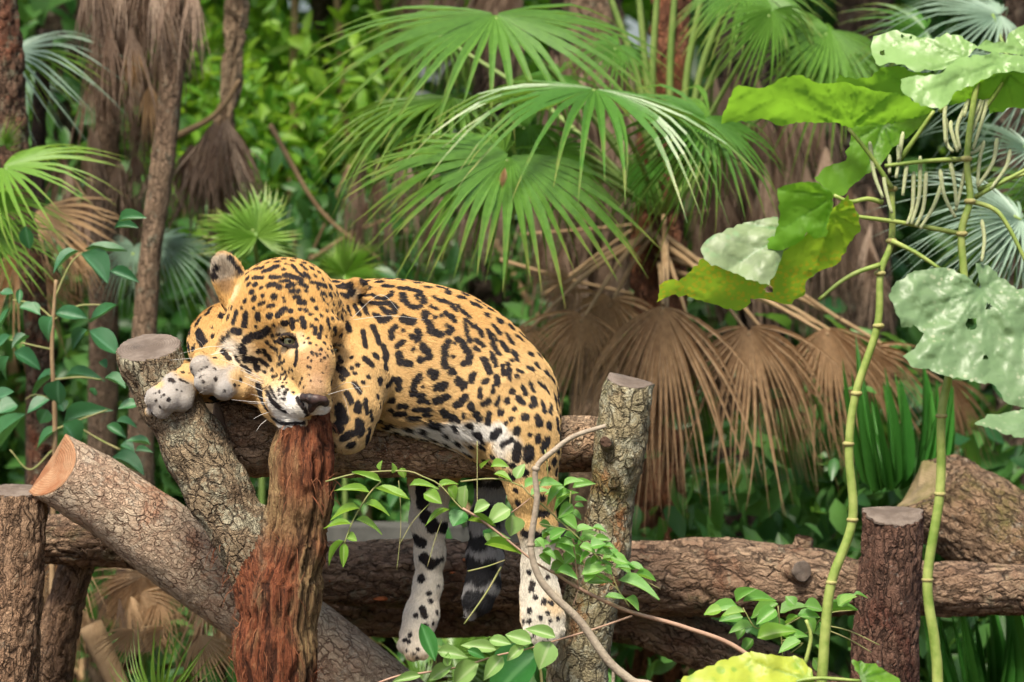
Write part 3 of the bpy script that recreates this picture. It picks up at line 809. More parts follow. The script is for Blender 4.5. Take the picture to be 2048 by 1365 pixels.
# skirted palms behind
p = thing('skirted_palm', 'palm wrapped in a thick hanging skirt of grey brown dead leaves', 'palm', on_ground(1190, 2.3))
trunk(p, [(1190, -1100, 2.3, 44), (1190, -100, 2.3, 50), (1195, 300, 2.3, 52), (1200, 700, 2.3, 55), (1200, 1500, 2.3, 60)], 'strips', .03, 53, M_trunk)
skirt(p, 1080, 1262, 90, 330, 2.0, 2.25, 70, 230, 3, .05)
skirt(p, 1060, 1290, 330, 520, 2.05, 2.3, 40, 230, 4, -.05)
p = thing('skirted_palm', 'broad palm with a shaggy brown dead skirt behind the big lobed leaves', 'palm', on_ground(1500, 2.5))
trunk(p, [(1510, -1100, 2.5, 52), (1500, -100, 2.5, 60), (1500, 300, 2.5, 60), (1500, 700, 2.5, 60), (1500, 1500, 2.5, 65)], 'strips', .03, 54, M_trunk_d)
skirt(p, 1380, 1660, 130, 400, 2.1, 2.4, 90, 240, 5, .06)
skirt(p, 1380, 1760, 360, 520, 2.1, 2.4, 46, 260, 6, .12)
p = thing('skirted_palm', 'far palm whose dead skirt hangs under the topmost green fan', 'palm', on_ground(930, 2.9))
trunk(p, [(1000, -900, 2.9, 36), (990, -100, 2.9, 40), (985, 300, 2.9, 40), (980, 700, 2.9, 42), (975, 1400, 2.9, 46)], 'strips', .03, 55, M_trunk_d)
skirt(p, 820, 1060, -80, 60, 2.5, 2.75, 60, 170, 7, -.28)
skirt(p, 700, 1010, 300, 440, 2.1, 2.5, 46, 170, 17, -.1)
p = thing('skirted_palm', 'brown palm with two trunks under a ragged dead skirt behind the broadleaf shrub', 'palm', on_ground(240, 1.9))
trunk(p, [(220, -900, 1.9, 24), (215, -100, 1.9, 26), (215, 200, 1.9, 27), (210, 500, 1.9, 28), (205, 900, 1.9, 30), (200, 1500, 1.9, 34)], 'knobbly', .010, 56, M_trunk)
trunk(p, [(350, -900, 1.5, 24), (350, -100, 1.5, 26), (345, 120, 1.5, 26), (328, 300, 1.5, 24), (300, 520, 1.5, 23), (285, 750, 1.5, 25), (270, 1300, 1.5, 34)], 'knobbly', .010, 57, M_trunk)
skirt(p, 165, 395, -140, 70, 1.42, 1.8, 110, 200, 8, .02)
skirt(p, 180, 340, 100, 330, 1.75, 2.0, 44, 190, 9, .0)
skirt(p, 120, 330, 300, 460, 2.0, 2.4, 40, 190, 19, .0, FDs, .9)
for hub, tip in (((300, 170, 1.5), (300, 300, 1.45)), ((270, 90, 1.5), (255, 215, 1.45))):
    frond(p, FT, hub, tip, (0, -1, .1), None, wide=.35, name='dead_frond')
p = thing('dead_palm', 'dead palm sapling with a pale bare stalk and drooping papery skirt', 'palm', on_ground(450, 2.0))
trunk(p, [(500, -700, 2.0, 16), (478, -80, 2.0, 20), (472, 60, 2.0, 19), (462, 180, 2.0, 18), (448, 260, 2.0, 18), (440, 420, 2.0, 20), (435, 1300, 2.0, 24)], 'strips', .02, 58, mat_bark('palm_sapling', (.46, .33, .21), (.38, .26, .16), (.12, .07, .04)))
skirt(p, 425, 470, 235, 300, 1.75, 1.95, 24, 180, 10, .10, FDs, 1.2)
skirt(p, 380, 425, 270, 340, 1.85, 2.0, 14, 170, 12, -.15, FDs, 1.2)

# green palms at the sides
p = thing('silver_palm', 'fan palm with silvery blue green fans and a black stem beside the dark tree', 'palm', on_ground(85, 1.6))
trunk(p, [(92, 60, 1.6, 14), (86, 160, 1.6, 14), (78, 260, 1.6, 14), (70, 700, 1.6, 15), (60, 1500, 1.6, 16)], 'strips', .006, 60, M_trunk_d)
frond(p, FS, (25, 105, 1.5), (190, 80, 1.3), (0, -.7, .7), (90, 130, 1.6), wide=.9)
frond(p, FG, (30, 112, 1.5), (190, 112, 1.3), (0, -.6, .7), (90, 130, 1.6), wide=.5)
frond(p, FS, (60, 160, 1.7), (170, 215, 1.6), (0, -.7, .7), None, wide=.8)
p = thing('lime_palm', 'low palm with yellow green fans in front of the black palm stem', 'palm', on_ground(-20, 1.1))
frond(p, FY, (5, 335, 1.0), (150, 372, .8), (0, -.65, .75), (-60, 520, 1.1), wide=1.15)
frond(p, FY, (-25, 470, 1.0), (70, 560, .85), (0, -.65, .75), (-60, 560, 1.1), wide=1.0)
frond(p, FY, (10, 290, 1.05), (30, 235, 1.0), (.2, -.9, .3), None, wide=.5)
frond(p, FY, (-20, 400, 1.0), (110, 470, .85), (0, -.7, .7), None, wide=.7)
stalk(p, [at(-40, 340, 1.05), at(-50, 700, 1.1), at(-50, 1700, 1.1)], .012, .02, M_stalk)
p = thing('lime_palm', 'bright lime fan palm seedling behind the jaguar\'s head', 'palm', on_ground(500, 1.9))
frond(p, FYs, (512, 472, 1.45), (470, 392, 1.40), (0, -.8, .6), (520, 620, 1.6), wide=1.5)
frond(p, FYs, (514, 474, 1.45), (555, 402, 1.40), (0, -.8, .6), None, wide=1.2)
frond(p, FYs, (514, 474, 1.44), (400, 420, 1.38), (0, -.7, .7), None, wide=.7)
stalk(p, [at(520, 610, 1.9), at(524, 900, 1.9), at(520, 1500, 1.9)], .008, .010, M_stalk)
p = thing('silver_palm', 'palm seedling with long white striped drooping leaflets below the lime fan', 'palm', on_ground(290, 1.55))
frond(p, FS, (268, 492, 1.6), (240, 630, 1.5), (0, -.9, .4), (290, 640, 1.6), wide=.8)
frond(p, FS, (315, 485, 1.62), (470, 560, 1.5), (0, -.75, .7), (300, 640, 1.6), wide=.75)
frond(p, FS, (315, 480, 1.62), (500, 480, 1.5), (0, -.6, .8), None, wide=.3)
stalk(p, [at(293, 630, 1.6), at(290, 900, 1.55), at(285, 1500, 1.55)], .008, .010, M_stalk)
p = thing('dry_palm', 'palm seedling with dried tan fans hanging above the broadleaf shrub', 'palm', on_ground(120, 1.5))
frond(p, FT, (70, 425, 1.45), (215, 462, 1.35), (0, -.8, .6), (60, 560, 1.5), M_stalk_d, .9)
frond(p, FT, (150, 480, 1.4), (180, 600, 1.35), (0, -1, .2), None, wide=.6)
frond(p, FD, (40, 500, 1.4), (30, 760, 1.3), (0, -1, .2), None, wide=.8)
frond(p, FD, (90, 560, 1.4), (200, 640, 1.35), (0, -1, .3), None, wide=.5)
stalk(p, [at(60, 560, 1.5), at(70, 900, 1.5), at(70, 1500, 1.5)], .008, .010, M_stalk_d)
p = thing('small_palm', 'small green palm seedling just beyond the jaguar\'s ears', 'palm', on_ground(690, 1.8))
for tip in ((640, 500, 1.45), (690, 465, 1.45), (750, 480, 1.45), (760, 540, 1.4)): frond(p, FYs, (690, 550, 1.5), tip, (0, -.8, .5), None, wide=.5)
stalk(p, [at(690, 550, 1.75), at(690, 800, 1.8), at(690, 1500, 1.8)], .006, .008, M_stalk)
p = thing('ground_palm', 'dark green palm fan low behind the tail tip and hind paws', 'palm', on_ground(960, .95))
frond(p, FGf, (905, 1310, .85), (1010, 1225, .75), (-.1, -.8, .6), (880, 1500, .95), wide=1.5)
frond(p, FGf, (1010, 1330, .9), (950, 1220, .85), (0, -.8, .6), (960, 1500, .95), wide=1.3)
frond(p, FG, (840, 1380, .9), (760, 1290, .85), (0, -.8, .6), None, wide=1.0)
stalk(p, [at(900, 1490, .95), at(905, 1560, .95), at(910, 1700, .95)], .010, .012, M_stalk)
p = thing('ground_palm', 'small bright palm fan at the foot of the sloping pale log', 'palm', on_ground(330, .3))
frond(p, FY, (320, 1420, .35), (340, 1275, .25), (0, -.9, .4), None, wide=.9)
frond(p, FT, (270, 1260, .6), (200, 1310, .5), (0, -.9, .5), None, wide=.7)
frond(p, FT, (400, 1270, .6), (440, 1370, .5), (0, -.9, .3), None, wide=.8)
frond(p, FT, (330, 1255, .62), (260, 1290, .55), (0, -.9, .3), None, wide=.5)
stalk(p, [at(320, 1420, .35), at(322, 1600, .35), at(322, 1850, .35)], .006, .008, M_stalk)
p = thing('blue_palm', 'palm with long blue green drooping blades behind the spiked stems', 'palm', on_ground(2010, 1.0))
for hub, tip, w_ in (((2040, 440, .9), (1850, 330, .75), .8), ((2040, 440, .9), (1830, 470, .75), .8), ((2040, 440, .9), (1960, 640, .8), .8), ((2060, 160, 1.1), (1840, 60, .95), .6), ((2060, 150, 1.1), (1800, 150, 1.0), .6), ((2000, 30, 1.3), (1750, 20, 1.2), .7), ((2060, 300, 1.0), (1900, 200, .9), .5)):
    frond(p, FS, hub, tip, (0, -.7, .7), (2110, 500, 1.0), wide=w_)
frond(p, FG, (2040, 445, .95), (1880, 600, .85), (0, -.8, .6), None, wide=.6)
frond(p, FGf, (2090, 380, 1.1), (1960, 420, 1.0), (0, -.8, .6), None, wide=1.0)
frond(p, FG, (1850, 60, 1.5), (1700, 20, 1.4), (0, -.7, .6), None, wide=.9)
stalk(p, [at(2100, 480, 1.0), at(2105, 900, 1.0), at(2100, 1700, 1.0)], .02, .03, M_trunk_d and M_stalk_d)

p = thing('fallen_palm', 'collapsed brown palm rotting in the shade under the sloping pale log', 'palm', on_ground(250, 1.0))
stalk(p, [at(180, 1250, 1.0), at(260, 1420, 1.0), at(330, 1560, 1.0)], .03, .02, M_stalk_d, 'trunk')
rf = random.Random(77)
for k in range(30):
    x, y, Y = rf.uniform(60, 520), rf.uniform(1080, 1240), rf.uniform(.8, 1.25)
    frond(p, rf.choice((FD, FDs)), (x, y, Y), (x + rf.gauss(0, 50), y + rf.uniform(110, 210), Y - rf.uniform(-.05, .1)), (rf.gauss(0, .4), -1, .2), None, None, rf.uniform(.4, .9), 'dead_frond')

# crowns of the tall palms, above the frame
for q in [o for o in COL.objects if o.name.startswith('skirted_palm')]:
    cx, Yq = q.location.x, q.location.y; top = 3.45 if Yq > 1.95 else 3.1
    for k in range(6):
        a = k * 1.05 + Yq; H = np.array([cx + .55 * math.cos(a), Yq + .55 * math.sin(a), top + .25]); d = np.array([math.cos(a), math.sin(a), -.35])
        part('frond', FG[k % 3], q, basis(d, (0, 0, 1), H, .42, .5, .5))
        stalk(q, [np.array([cx, Yq, top - .05]), (H + np.array([cx, Yq, top])) / 2 + np.array([0, 0, .08]), H], .012, .007, M_stalk)
# ------------------------------------------------------------------ single leaves
def leaf_mesh(mat, droop, fold, wave, seed, point=1.0, rows=6, belly=.42):
    r = np.random.default_rng(seed); V, rib = [], []
    for i in range(rows + 1):
        s = i / rows
        w = (math.sin(math.pi * s ** (math.log(.5) / math.log(belly))) ** .75) * .5 * (1 - .25 * point * s ** 3)
        if i in (0, rows): w = .012
        for u in (-1, -.5, 0, .5, 1):
            z = fold * abs(u) * w - droop * s * s + wave * math.sin(7 * s + 2 * u + seed) * abs(u) * .5
            V.append((u * w, s, z + .006 * r.normal() * abs(u))); rib.append(abs(u) * .5)
    F = [[i * 5 + j, i * 5 + j + 1, (i + 1) * 5 + j + 1, (i + 1) * 5 + j] for i in range(rows) for j in range(4)]
    return mesh_from(np.array(V), F, mat, True, {'rib': np.array(rib)})
def leaf_set(mat, **kw): return [leaf_mesh(mat, d, f, w_, s, **kw) for d, f, w_, s in ((.10, .5, .03, 1), (.22, .35, .05, 2), (.02, .7, .04, 3), (.30, .45, .02, 4), (-.08, .4, .06, 5))]
def put_leaf(parent, meshes, b, tip, Y, wpx, dY=None, nrm=None, name='leaf', rnd=random):
    L2 = math.hypot(tip[0] - b[0], tip[1] - b[1]) * mm(Y)
    dY = rnd.uniform(-.45, .25) * L2 if dY is None else dY
    B, T_ = at(b[0], b[1], Y), at(tip[0], tip[1], Y + dY)
    L = np.linalg.norm(T_ - B); n = nrm if nrm is not None else (rnd.gauss(0, .3), -.55 + rnd.gauss(0, .2), .85)
    return part(name, rnd.choice(meshes), parent, basis(T_ - B, n, B, wpx * mm(Y) * 1.12, L, L))
def put_leaves(parent, meshes, txt, x0, y0, s, Y, spread=.04, wk=1.0, seed=1, nrm=None):
    r = random.Random(seed)
    for ln in txt.split(';'):
        q = [float(v) for v in ln.split()]
        if len(q) < 5: continue
        put_leaf(parent, meshes, (x0 + q[0] / s, y0 + q[1] / s), (x0 + q[2] / s, y0 + q[3] / s), Y + r.uniform(-spread, spread), q[4] / s * wk, rnd=r, nrm=nrm)
def twig(parent, pts, Y, r0, r1, mat, name='stem', dY=0.0, x0=0, y0=0, s=1.0, nseg=7):
    P = [at(x0 + a / s, y0 + b / s, Y + dY * k / max(1, len(pts) - 1)) for k, (a, b) in enumerate(pts)]
    C, R = spline(P, np.linspace(r0, r1, len(P)), .012)
    return part(name, mesh_from(*tube(C, R, nseg), mat), parent)
def pl(txt): q = [float(v) for v in txt.split()]; return list(zip(q[0::2], q[1::2]))

M_lf_dark = mat_leaf('shrub_leaf', (0.030, 0.13, 0.045), (0.055, 0.19, 0.06), (0.12, 0.34, 0.05), .2, .36, rib=(0.10, 0.24, 0.12), spec=.6)
M_lf_twig = mat_leaf('twig_leaf', (0.12, 0.33, 0.055), (0.22, 0.45, 0.09), (0.38, 0.68, 0.06), .38, .3, rib=(0.30, 0.46, 0.18), mott=.18)
M_lf_vine = mat_leaf('vine_leaf', (0.20, 0.40, 0.05), (0.28, 0.50, 0.08), (0.45, 0.72, 0.07), .45, .36, rib=(0.36, 0.52, 0.16), mott=.15)
M_lf_pale = mat_leaf('pale_leaf', (0.22, 0.40, 0.11), (0.30, 0.48, 0.15), (0.42, 0.65, 0.10), .35, .34, rib=(0.40, 0.52, 0.24), mott=.2)
M_lf_deep = mat_leaf('deep_leaf', (0.035, 0.17, 0.035), (0.06, 0.22, 0.045), (0.15, 0.42, 0.04), .3, .36, rib=(0.10, 0.28, 0.08))
M_twig_g = mat_plain('twig_green', (0.22, 0.26, 0.08), (0.30, 0.26, 0.12), 40, .6, .3, .2)
M_twig_p = mat_plain('twig_pink', (0.34, 0.20, 0.14), (0.40, 0.26, 0.18), 40, .6, .3, .2)
M_twig_w = mat_plain('twig_grey', (0.38, 0.32, 0.24), (0.26, 0.21, 0.155), 40, .8, .25, .6)
LD, LT, LV, LP, LK = leaf_set(M_lf_dark), leaf_set(M_lf_twig, belly=.38), leaf_set(M_lf_vine, belly=.4), leaf_set(M_lf_pale, belly=.42, point=1.4), leaf_set(M_lf_deep, belly=.45)

# broadleaf shrub at the left
t_ = thing('broadleaf_shrub', 'dark green broadleaf shrub behind the sawn lichened limb', 'shrub', on_ground(105, .75))
twig(t_, [(112, 560), (104, 700), (110, 860), (104, 1200), (112, 1700)], .75, .004, .008, M_stalk_d)
for a in ('108 640 150 615 180 610 232 612', '106 700 60 690 20 680', '108 760 160 755 205 760', '108 800 70 790 50 800', '110 860 160 840 215 820', '108 640 70 610 25 600', '108 600 140 530 165 505', '106 900 60 940 20 900', '240 900 200 880 150 850'):
    twig(t_, pl(a), .75, .003, .0015, M_twig_g, 'twig')
put_leaves(t_, LD, '''0 600 60 500 50;100 490 200 510 45;265 540 215 660 100;280 520 450 560 60;455 570 605 490 60;450 610 590 740 90;440 605 340 700 60;410 220 545 370 100;400 210 250 280 80;430 200 640 225 50;555 310 705 360 45;130 80 150 200 50;
70 720 215 790 70;45 740 0 860 70;290 830 130 910 70;330 850 525 850 50;530 850 635 900 60;295 860 290 990 95;250 960 130 1010 60;290 970 320 1020 60;320 1080 420 1200 110;320 1080 560 1000 70;300 1110 160 1190 60;0 1200 125 1030 110;-60 970 80 930 70;90 990 -10 1030 90;
540 1090 640 1150 40;590 1070 700 1080 40;610 1190 680 1220 60;680 1220 770 1220 30;560 1260 730 1340 90;760 1190 640 1160 50;480 900 470 940 40;500 770 540 800 60;0 420 70 430 40;100 400 95 480 25;150 640 60 700 60;200 520 120 470 50;-20 700 60 640 60;240 1010 200 1080 60;600 60 740 40 50;580 90 700 90 40;700 980 600 1010 50''', 0, 420, 2.527, .72, .12, 1.35, 3)

# twig with leaflets in front of the hanging legs
t_ = thing('leafy_vine', 'bright green leafy vine trailing in front of the dangling hind legs', 'vine', Vector(at(1480, 1300, -.33)))
for a, s0, m_ in (('30 280 180 240 330 225 480 225 560 255 650 300 760 420 880 500 1000 590 1140 700', 1, M_twig_g), ('330 280 270 340 215 425 170 510 130 620', 1, M_twig_g), ('850 60 850 300 850 450', .6, M_twig_g), ('760 280 900 265 1000 272 1100 310', 1, M_twig_g),
                  ('425 275 435 400 435 560 415 760', .5, M_twig_g), ('600 390 500 500 430 620', .5, M_twig_g), ('660 480 620 600 580 740', .5, M_twig_g), ('980 740 900 880 780 1050', 1.3, M_twig_g), ('800 765 900 740 1000 705', 1, M_twig_g)):
    twig(t_, pl(a), -.32, .0016 * s0, .0012 * s0, m_, 'stem', -.02, 640, 860, 2.703)
put_leaves(t_, LV, '''330 280 170 235 40;270 340 85 300 45;300 315 480 390 55;215 425 45 450 45;245 400 385 440 60;170 510 15 505 35;195 485 340 540 45;130 600 20 700 45;130 610 125 745 45;140 580 200 600 60;325 220 325 168 50;390 235 395 178 55;440 205 455 262 45;
485 300 640 295 45;640 310 745 270 45;560 345 660 395 80;690 310 745 375 80;700 430 560 490 35;800 490 950 520 40;890 620 1090 670 50;870 210 920 165 50;925 200 1020 200 60;940 240 1040 270 50''', 640, 860, 2.703, -.33, .02, 1.0, 5)
put_leaves(t_, LP, '''790 300 770 430 100;920 405 830 450 75;1030 430 900 490 105;1040 460 1030 575 115;900 590 1030 580 45;890 560 920 610 50;1060 265 1100 180 62''', 640, 860, 2.703, -.33, .02, 1.0, 6)
put_leaves(t_, LK, '780 440 720 525 115;880 545 930 600 70', 640, 860, 2.703, -.30, .01, 1.0, 7)
x0, y0, sc = 900, 880, 2.814
for a, r_, m_ in (('400 250 440 300 500 350 600 440 690 520 760 590 830 660 900 740 950 850 1010 940', 1.6, M_twig_g), ('680 290 670 420', 1.6, M_twig_g), ('690 530 705 680 720 820', 2.0, M_twig_p), ('500 470 640 500 700 520', 1.2, M_twig_g), ('345 410 400 370 450 330', 1.2, M_twig_p), ('740 810 770 750', 1.4, M_twig_p), ('70 385 160 440 280 530 380 610 480 690 580 750', 2.4, M_twig_p), ('720 850 690 940', .8, M_twig_p), ('1010 940 930 830 820 760', 1.2, M_twig_g), ('1040 760 1182 840', 1.0, M_twig_g)):
    twig(t_, pl(a), -.34, .001 * r_, .0008 * r_, m_, 'stem', .0, x0, y0, sc)
put_leaves(t_, LT, '''420 270 520 220 50;500 265 635 245 62;645 265 530 345 62;640 260 740 210 45;690 270 820 240 50;600 330 720 290 34;700 340 770 330 38;690 365 610 430 55;700 370 755 380 34;680 405 745 440 42;630 440 715 505 62;500 470 595 505 50;560 560 660 510 60;520 560 610 505 50;
710 520 800 480 52;800 495 885 515 38;600 600 720 640 62;610 575 700 580 45;750 570 830 550 44;790 600 875 575 60;810 560 905 560 38;790 640 725 690 62;820 640 935 630 54;740 760 885 730 62;755 795 810 755 55;860 720 915 755 45;900 660 1000 700 62;930 720 1045 730 60;950 790 1180 855 72;
1040 760 1160 795 42;1000 700 1095 745 46;870 885 990 905 42;985 895 1062 962 62;565 735 690 700 65;600 740 720 785 52;500 650 565 705 75;460 600 570 590 54;640 560 560 600 46;660 620 760 660 50;700 650 640 700 50;730 600 820 620 45;850 660 790 720 50;830 700 920 690 46;900 620 960 660 40;680 300 590 330 40;
520 620 600 660 44;560 640 660 690 50;480 560 540 600 40;690 480 620 470 44;640 540 720 560 44;780 540 700 600 46;860 600 930 610 36''', x0, y0, sc, -.35, .03, 1.22, 8)
put_leaves(t_, LT, '420 270 520 220 50;500 265 635 245 62;645 265 530 345 62;710 520 800 480 52;600 600 720 640 62;750 570 830 550 44;820 640 935 630 54;900 660 1000 700 62;560 560 660 510 60;650 430 560 410 50;790 640 725 690 62;740 760 885 730 62;500 470 595 505 50', x0 + 12, y0 + 16, sc, -.31, .03, 1.2, 18)
b_ = thing('woody_branch', 'thin pinkish branch curving out of the leafy vine toward the small shrub', 'branch', Vector(at(1480, 1300, -.33)))
twig(b_, [(1100, 1140), (1155, 1175), (1250, 1220), (1370, 1255), (1480, 1300), (1580, 1400), (1640, 1700)], -.33, .0030, .0055, M_twig_p, 'stem')
twig(b_, [(1265, 1232), (1190, 1258), (1100, 1285)], -.33, .0022, .0016, M_twig_p, 'twig')
b_ = thing('bare_branch', 'bare grey jointed branch rising in front of the near hind leg', 'branch', Vector(at(1265, 1365, -.38)))
twig(b_, [(1212, 852), (1150, 872), (1110, 900), (1072, 938), (1074, 1000), (1062, 1090), (1076, 1150), (1105, 1190), (1160, 1243), (1215, 1320), (1262, 1362), (1340, 1420), (1500, 1800)], -.38, .0042, .0095, M_twig_w, 'stem', .0, nseg=10)
twig(b_, [(1090, 900), (1094, 925), (1096, 958)], -.38, .0014, .0008, M_twig_g, 'twig'); twig(b_, [(1228, 1335), (1226, 1365), (1224, 1400)], -.38, .004, .003, M_twig_w, 'twig')
for x, y in ((1072, 938), (1062, 1090), (1160, 1243), (1225, 1330)):
    Vb, Fb = ball_(at(x, y, -.38), .0078, (1, 1, .8)); part('node', mesh_from(Vb, Fb, M_twig_w), b_)
# pale pointed leaves at the bottom edge
t_ = thing('pale_vine', 'pale green pointed leaves on a thin stem below the hind paws', 'vine', Vector(at(790, 1365, -.36)))
twig(t_, pl('1250 380 1050 440 860 480 600 560 300 610 100 640 -300 800'), -.36, .0016, .0022, M_twig_p, 'stem', 0, 760, 1180, 3.657)
put_leaves(t_, LP, '''420 450 640 480 100;490 560 500 455 60;530 555 350 660 105;720 540 530 690 160;900 490 755 645 115;850 440 600 390 95;800 365 965 405 85;1110 390 915 320 115;1050 410 925 520 85;1250 380 1160 575 175;300 630 90 665 70;1285 350 1060 262 95''', 760, 1180, 3.657, -.38, .015, 1.0, 9, (0, -.9, .5))
put_leaves(t_, LK, '300 245 400 525 115;640 440 770 490 65', 760, 1180, 3.657, -.40, .01, 1.0, 10, (.1, -.9, .4))
t_ = thing('dark_leaf_plant', 'broad shaded dark green leaf under the pale pointed leaves', 'plant', Vector(at(900, 1500, -.1)))
put_leaves(t_, LK, '1160 470 760 760 360;1150 560 1190 700 90', 760, 1180, 3.657, -.2, .01, 1.0, 11, (0, -.7, .7)); twig(t_, [(1077, 1310), (1085, 1400), (1090, 1700)], -.2, .003, .004, M_twig_g)
# small shrub by the dark post
t_ = thing('small_shrub', 'small glossy green shrub between the level log and the dark sawn post', 'shrub', Vector(at(1560, 1365, -.2)))
x0, y0, sc = 1200, 860, 2.415
for a in ('860 850 870 960 880 1060 900 1500', '860 900 760 960 690 860', '870 960 980 900 1040 880', '880 1020 1000 980 1100 890 1240 870', '1060 940 1200 970 1350 1040', '1080 960 1200 1010 1310 1075', '880 1060 980 1030 920 1080'): twig(t_, pl(a), -.22, .0016, .0012, M_twig_g, 'stem', 0, x0, y0, sc)
put_leaves(t_, LT, '''670 860 500 885 62;690 905 575 930 60;660 830 755 768 50;690 830 855 815 52;860 840 725 905 62;850 870 755 935 62;870 885 995 830 62;985 850 1085 870 60;950 900 1065 915 72;740 950 620 975 52;760 1000 940 955 95;700 960 665 1015 45;870 980 965 1000 62;900 1010 1005 975 55;970 1020 860 1062 52;1040 1040 1085 1100 42;
1030 1100 1070 1175 50;1150 850 1225 788 50;1225 795 1295 800 26;1090 880 1245 868 28;1060 930 1105 985 52;1030 980 1105 1025 52;740 1010 690 1080 52;800 900 870 960 60;900 940 960 900 60;940 850 900 800 46;780 860 840 900 50;1000 920 1050 980 54''', x0, y0, sc, -.24, .05, 1.25, 12)
put_leaves(t_, LV, '590 870 500 880 60;760 1005 945 950 90;1160 845 1230 790 50;700 880 580 885 55', x0, y0, sc, -.27, .02, 1.0, 13)

# ------------------------------------------------------------------ the big lobed-leaf plant in front, traced leaf by leaf with real tilt
def big_leaf(parent, mesh_mats, poly, x0, y0, s, Y0, ax, ay, hub, seed, wave=.010, curl=0.0, veins=9, holes=(), step=4.6):
    P = [(x0 + a / s, y0 + b / s) for a, b in poly]
    # finely waved outline
    r = random.Random(seed); O = []
    for a, b in zip(P, P[1:] + P[:1]):
        n = max(1, int(math.hypot(b[0] - a[0], b[1] - a[1]) / 7))
        for k in range(n):
            u = k / n; O.append((a[0] + (b[0] - a[0]) * u + r.gauss(0, 1.5), a[1] + (b[1] - a[1]) * u + r.gauss(0, 1.5)))
    A = np.array(P); lo, hi = A.min(0), A.max(0)
    pts = [Vector(o) for o in O]; ne = len(pts); edges = [(i, (i + 1) % ne) for i in range(ne)]
    ON = np.array(O); O2 = np.roll(ON, -1, axis=0)
    def inside_np(q):
        c_ = ((ON[:, 1] > q[1]) != (O2[:, 1] > q[1])) & (q[0] < (O2[:, 0] - ON[:, 0]) * (q[1] - ON[:, 1]) / (O2[:, 1] - ON[:, 1] + 1e-12) + ON[:, 0])
        return c_.sum() % 2 == 1
    for gx_ in np.arange(lo[0], hi[0], step):
        for gy_ in np.arange(lo[1], hi[1], step):
            q = (gx_ + r.uniform(-1, 1), gy_ + r.uniform(-1, 1))
            if inside_np(q) and ((ON - q) ** 2).sum(1).min() > 7: pts.append(Vector(q))
    vo, eo, fo, *_ = delaunay_2d_cdt(pts, edges, [], 1, .01)
    Q = np.array([(v.x, v.y) for v in vo]); c = (lo + hi) / 2; H = np.array([x0 + hub[0] / s, y0 + hub[1] / s])
    d = Q - H; rr = np.linalg.norm(d, axis=1) + 1e-6; ang = np.arctan2(d[:, 1], d[:, 0])
    va = np.linspace(-math.pi, math.pi, veins, endpoint=False) + r.uniform(0, .5)
    dv = np.full(len(Q), 999.0)
    for a in va:
        u = np.array([math.cos(a), math.sin(a)]); al = d @ u; pe = np.abs(d @ np.array([-u[1], u[0]]))
        dv = np.where(al > 0, np.minimum(dv, pe + .02 * al), dv)
        dv = np.where(al > 0, np.minimum(dv, 2.5 + np.abs(((al - pe * .9) % 46) - 23) * .8 + .02 * pe), dv)   # side veins
    q3 = np.concatenate([Q / 100., np.zeros((len(Q), 1))], 1)
    Yv = Y0 + mm(Y0) * (ax * (Q[:, 0] - c[0]) + ay * (Q[:, 1] - c[1])) + curl * (rr / 150.) ** 2 + wave * (fbm(q3 * 1.6 + seed * 3.1, seed, 3) - .5) * 4
    Yv += .0050 * np.exp(-(dv / 3.5) ** 2) - .004 * np.sin(ang * veins) * np.clip(rr / 120, 0, 1)
    V = np.array([at(x, y, yy) for (x, y), yy in zip(Q, Yv)])
    F = []
    for f in fo:
        cc = Q[list(f)].mean(0)
        if any((cc[0] - x0 - h[0] / s) ** 2 + (cc[1] - y0 - h[1] / s) ** 2 < (h[2] / s) ** 2 for h in holes): continue
        if not inside_np(cc): continue
        F.append(list(f))
    me = mesh_from(V, F, mesh_mats, True, {'rib': dv / 100.})
    return part('leaf', me, parent)
ML = dict(mott=.12)
M_b1 = mat_leaf('lobed_leaf_backlit', (0.15, 0.36, 0.03), (0.17, 0.38, 0.035), (0.50, 0.95, 0.05), .62, .45, rib=(0.07, 0.22, 0.02), ribw=(.012, .05), **ML)
M_b2 = mat_leaf('lobed_leaf_pale', (0.22, 0.38, 0.11), (0.24, 0.41, 0.13), (0.50, 0.70, 0.18), .3, .38, rib=(0.19, 0.34, 0.10), ribw=(.012, .05), mott=.15)
M_b3 = mat_leaf('lobed_leaf_mottled', (0.27, 0.50, 0.035), (0.28, 0.51, 0.035), (0.65, 0.9, 0.05), .6, .5, rib=(0.10, 0.26, 0.03), ribw=(.01, .045), mott=.15, spots=((0.62, 0.46, 0.03), 105, .55))
M_b4 = mat_leaf('lobed_leaf_bleached', (0.23, 0.31, 0.155), (0.25, 0.33, 0.165), (0.5, 0.6, 0.25), .25, .45, rib=(0.13, 0.26, 0.10), ribw=(.01, .05), mott=.7, spots=((0.20, 0.34, 0.16), 60, .5))
M_b5 = mat_leaf('lobed_leaf_greygreen', (0.165, 0.27, 0.12), (0.18, 0.29, 0.135), (0.35, 0.55, 0.15), .25, .42, rib=(0.145, 0.25, 0.11), ribw=(.01, .05), mott=.35, spots=((0.34, 0.40, 0.24), 75, .34))
M_b6 = mat_leaf('lobed_leaf_yellow', (0.45, 0.55, 0.06), (0.5, 0.58, 0.07), (0.7, 0.8, 0.08), .4, .45, rib=(0.3, 0.46, 0.08), ribw=(.01, .05), mott=.25, spots=((0.24, 0.42, 0.05), 45, .45))
M_bs = mat_plain('lobed_stem', (0.16, 0.25, 0.04), (0.34, 0.40, 0.11), 22, .5, .4, .25)
M_bn = mat_plain('lobed_stem_node', (0.30, 0.26, 0.10), (0.40, 0.38, 0.14), 60, .7, .3, .5)
M_sp = mat_plain('flower_spike', (0.40, 0.46, 0.22), (0.52, 0.54, 0.32), 160, .7, .25, .9)
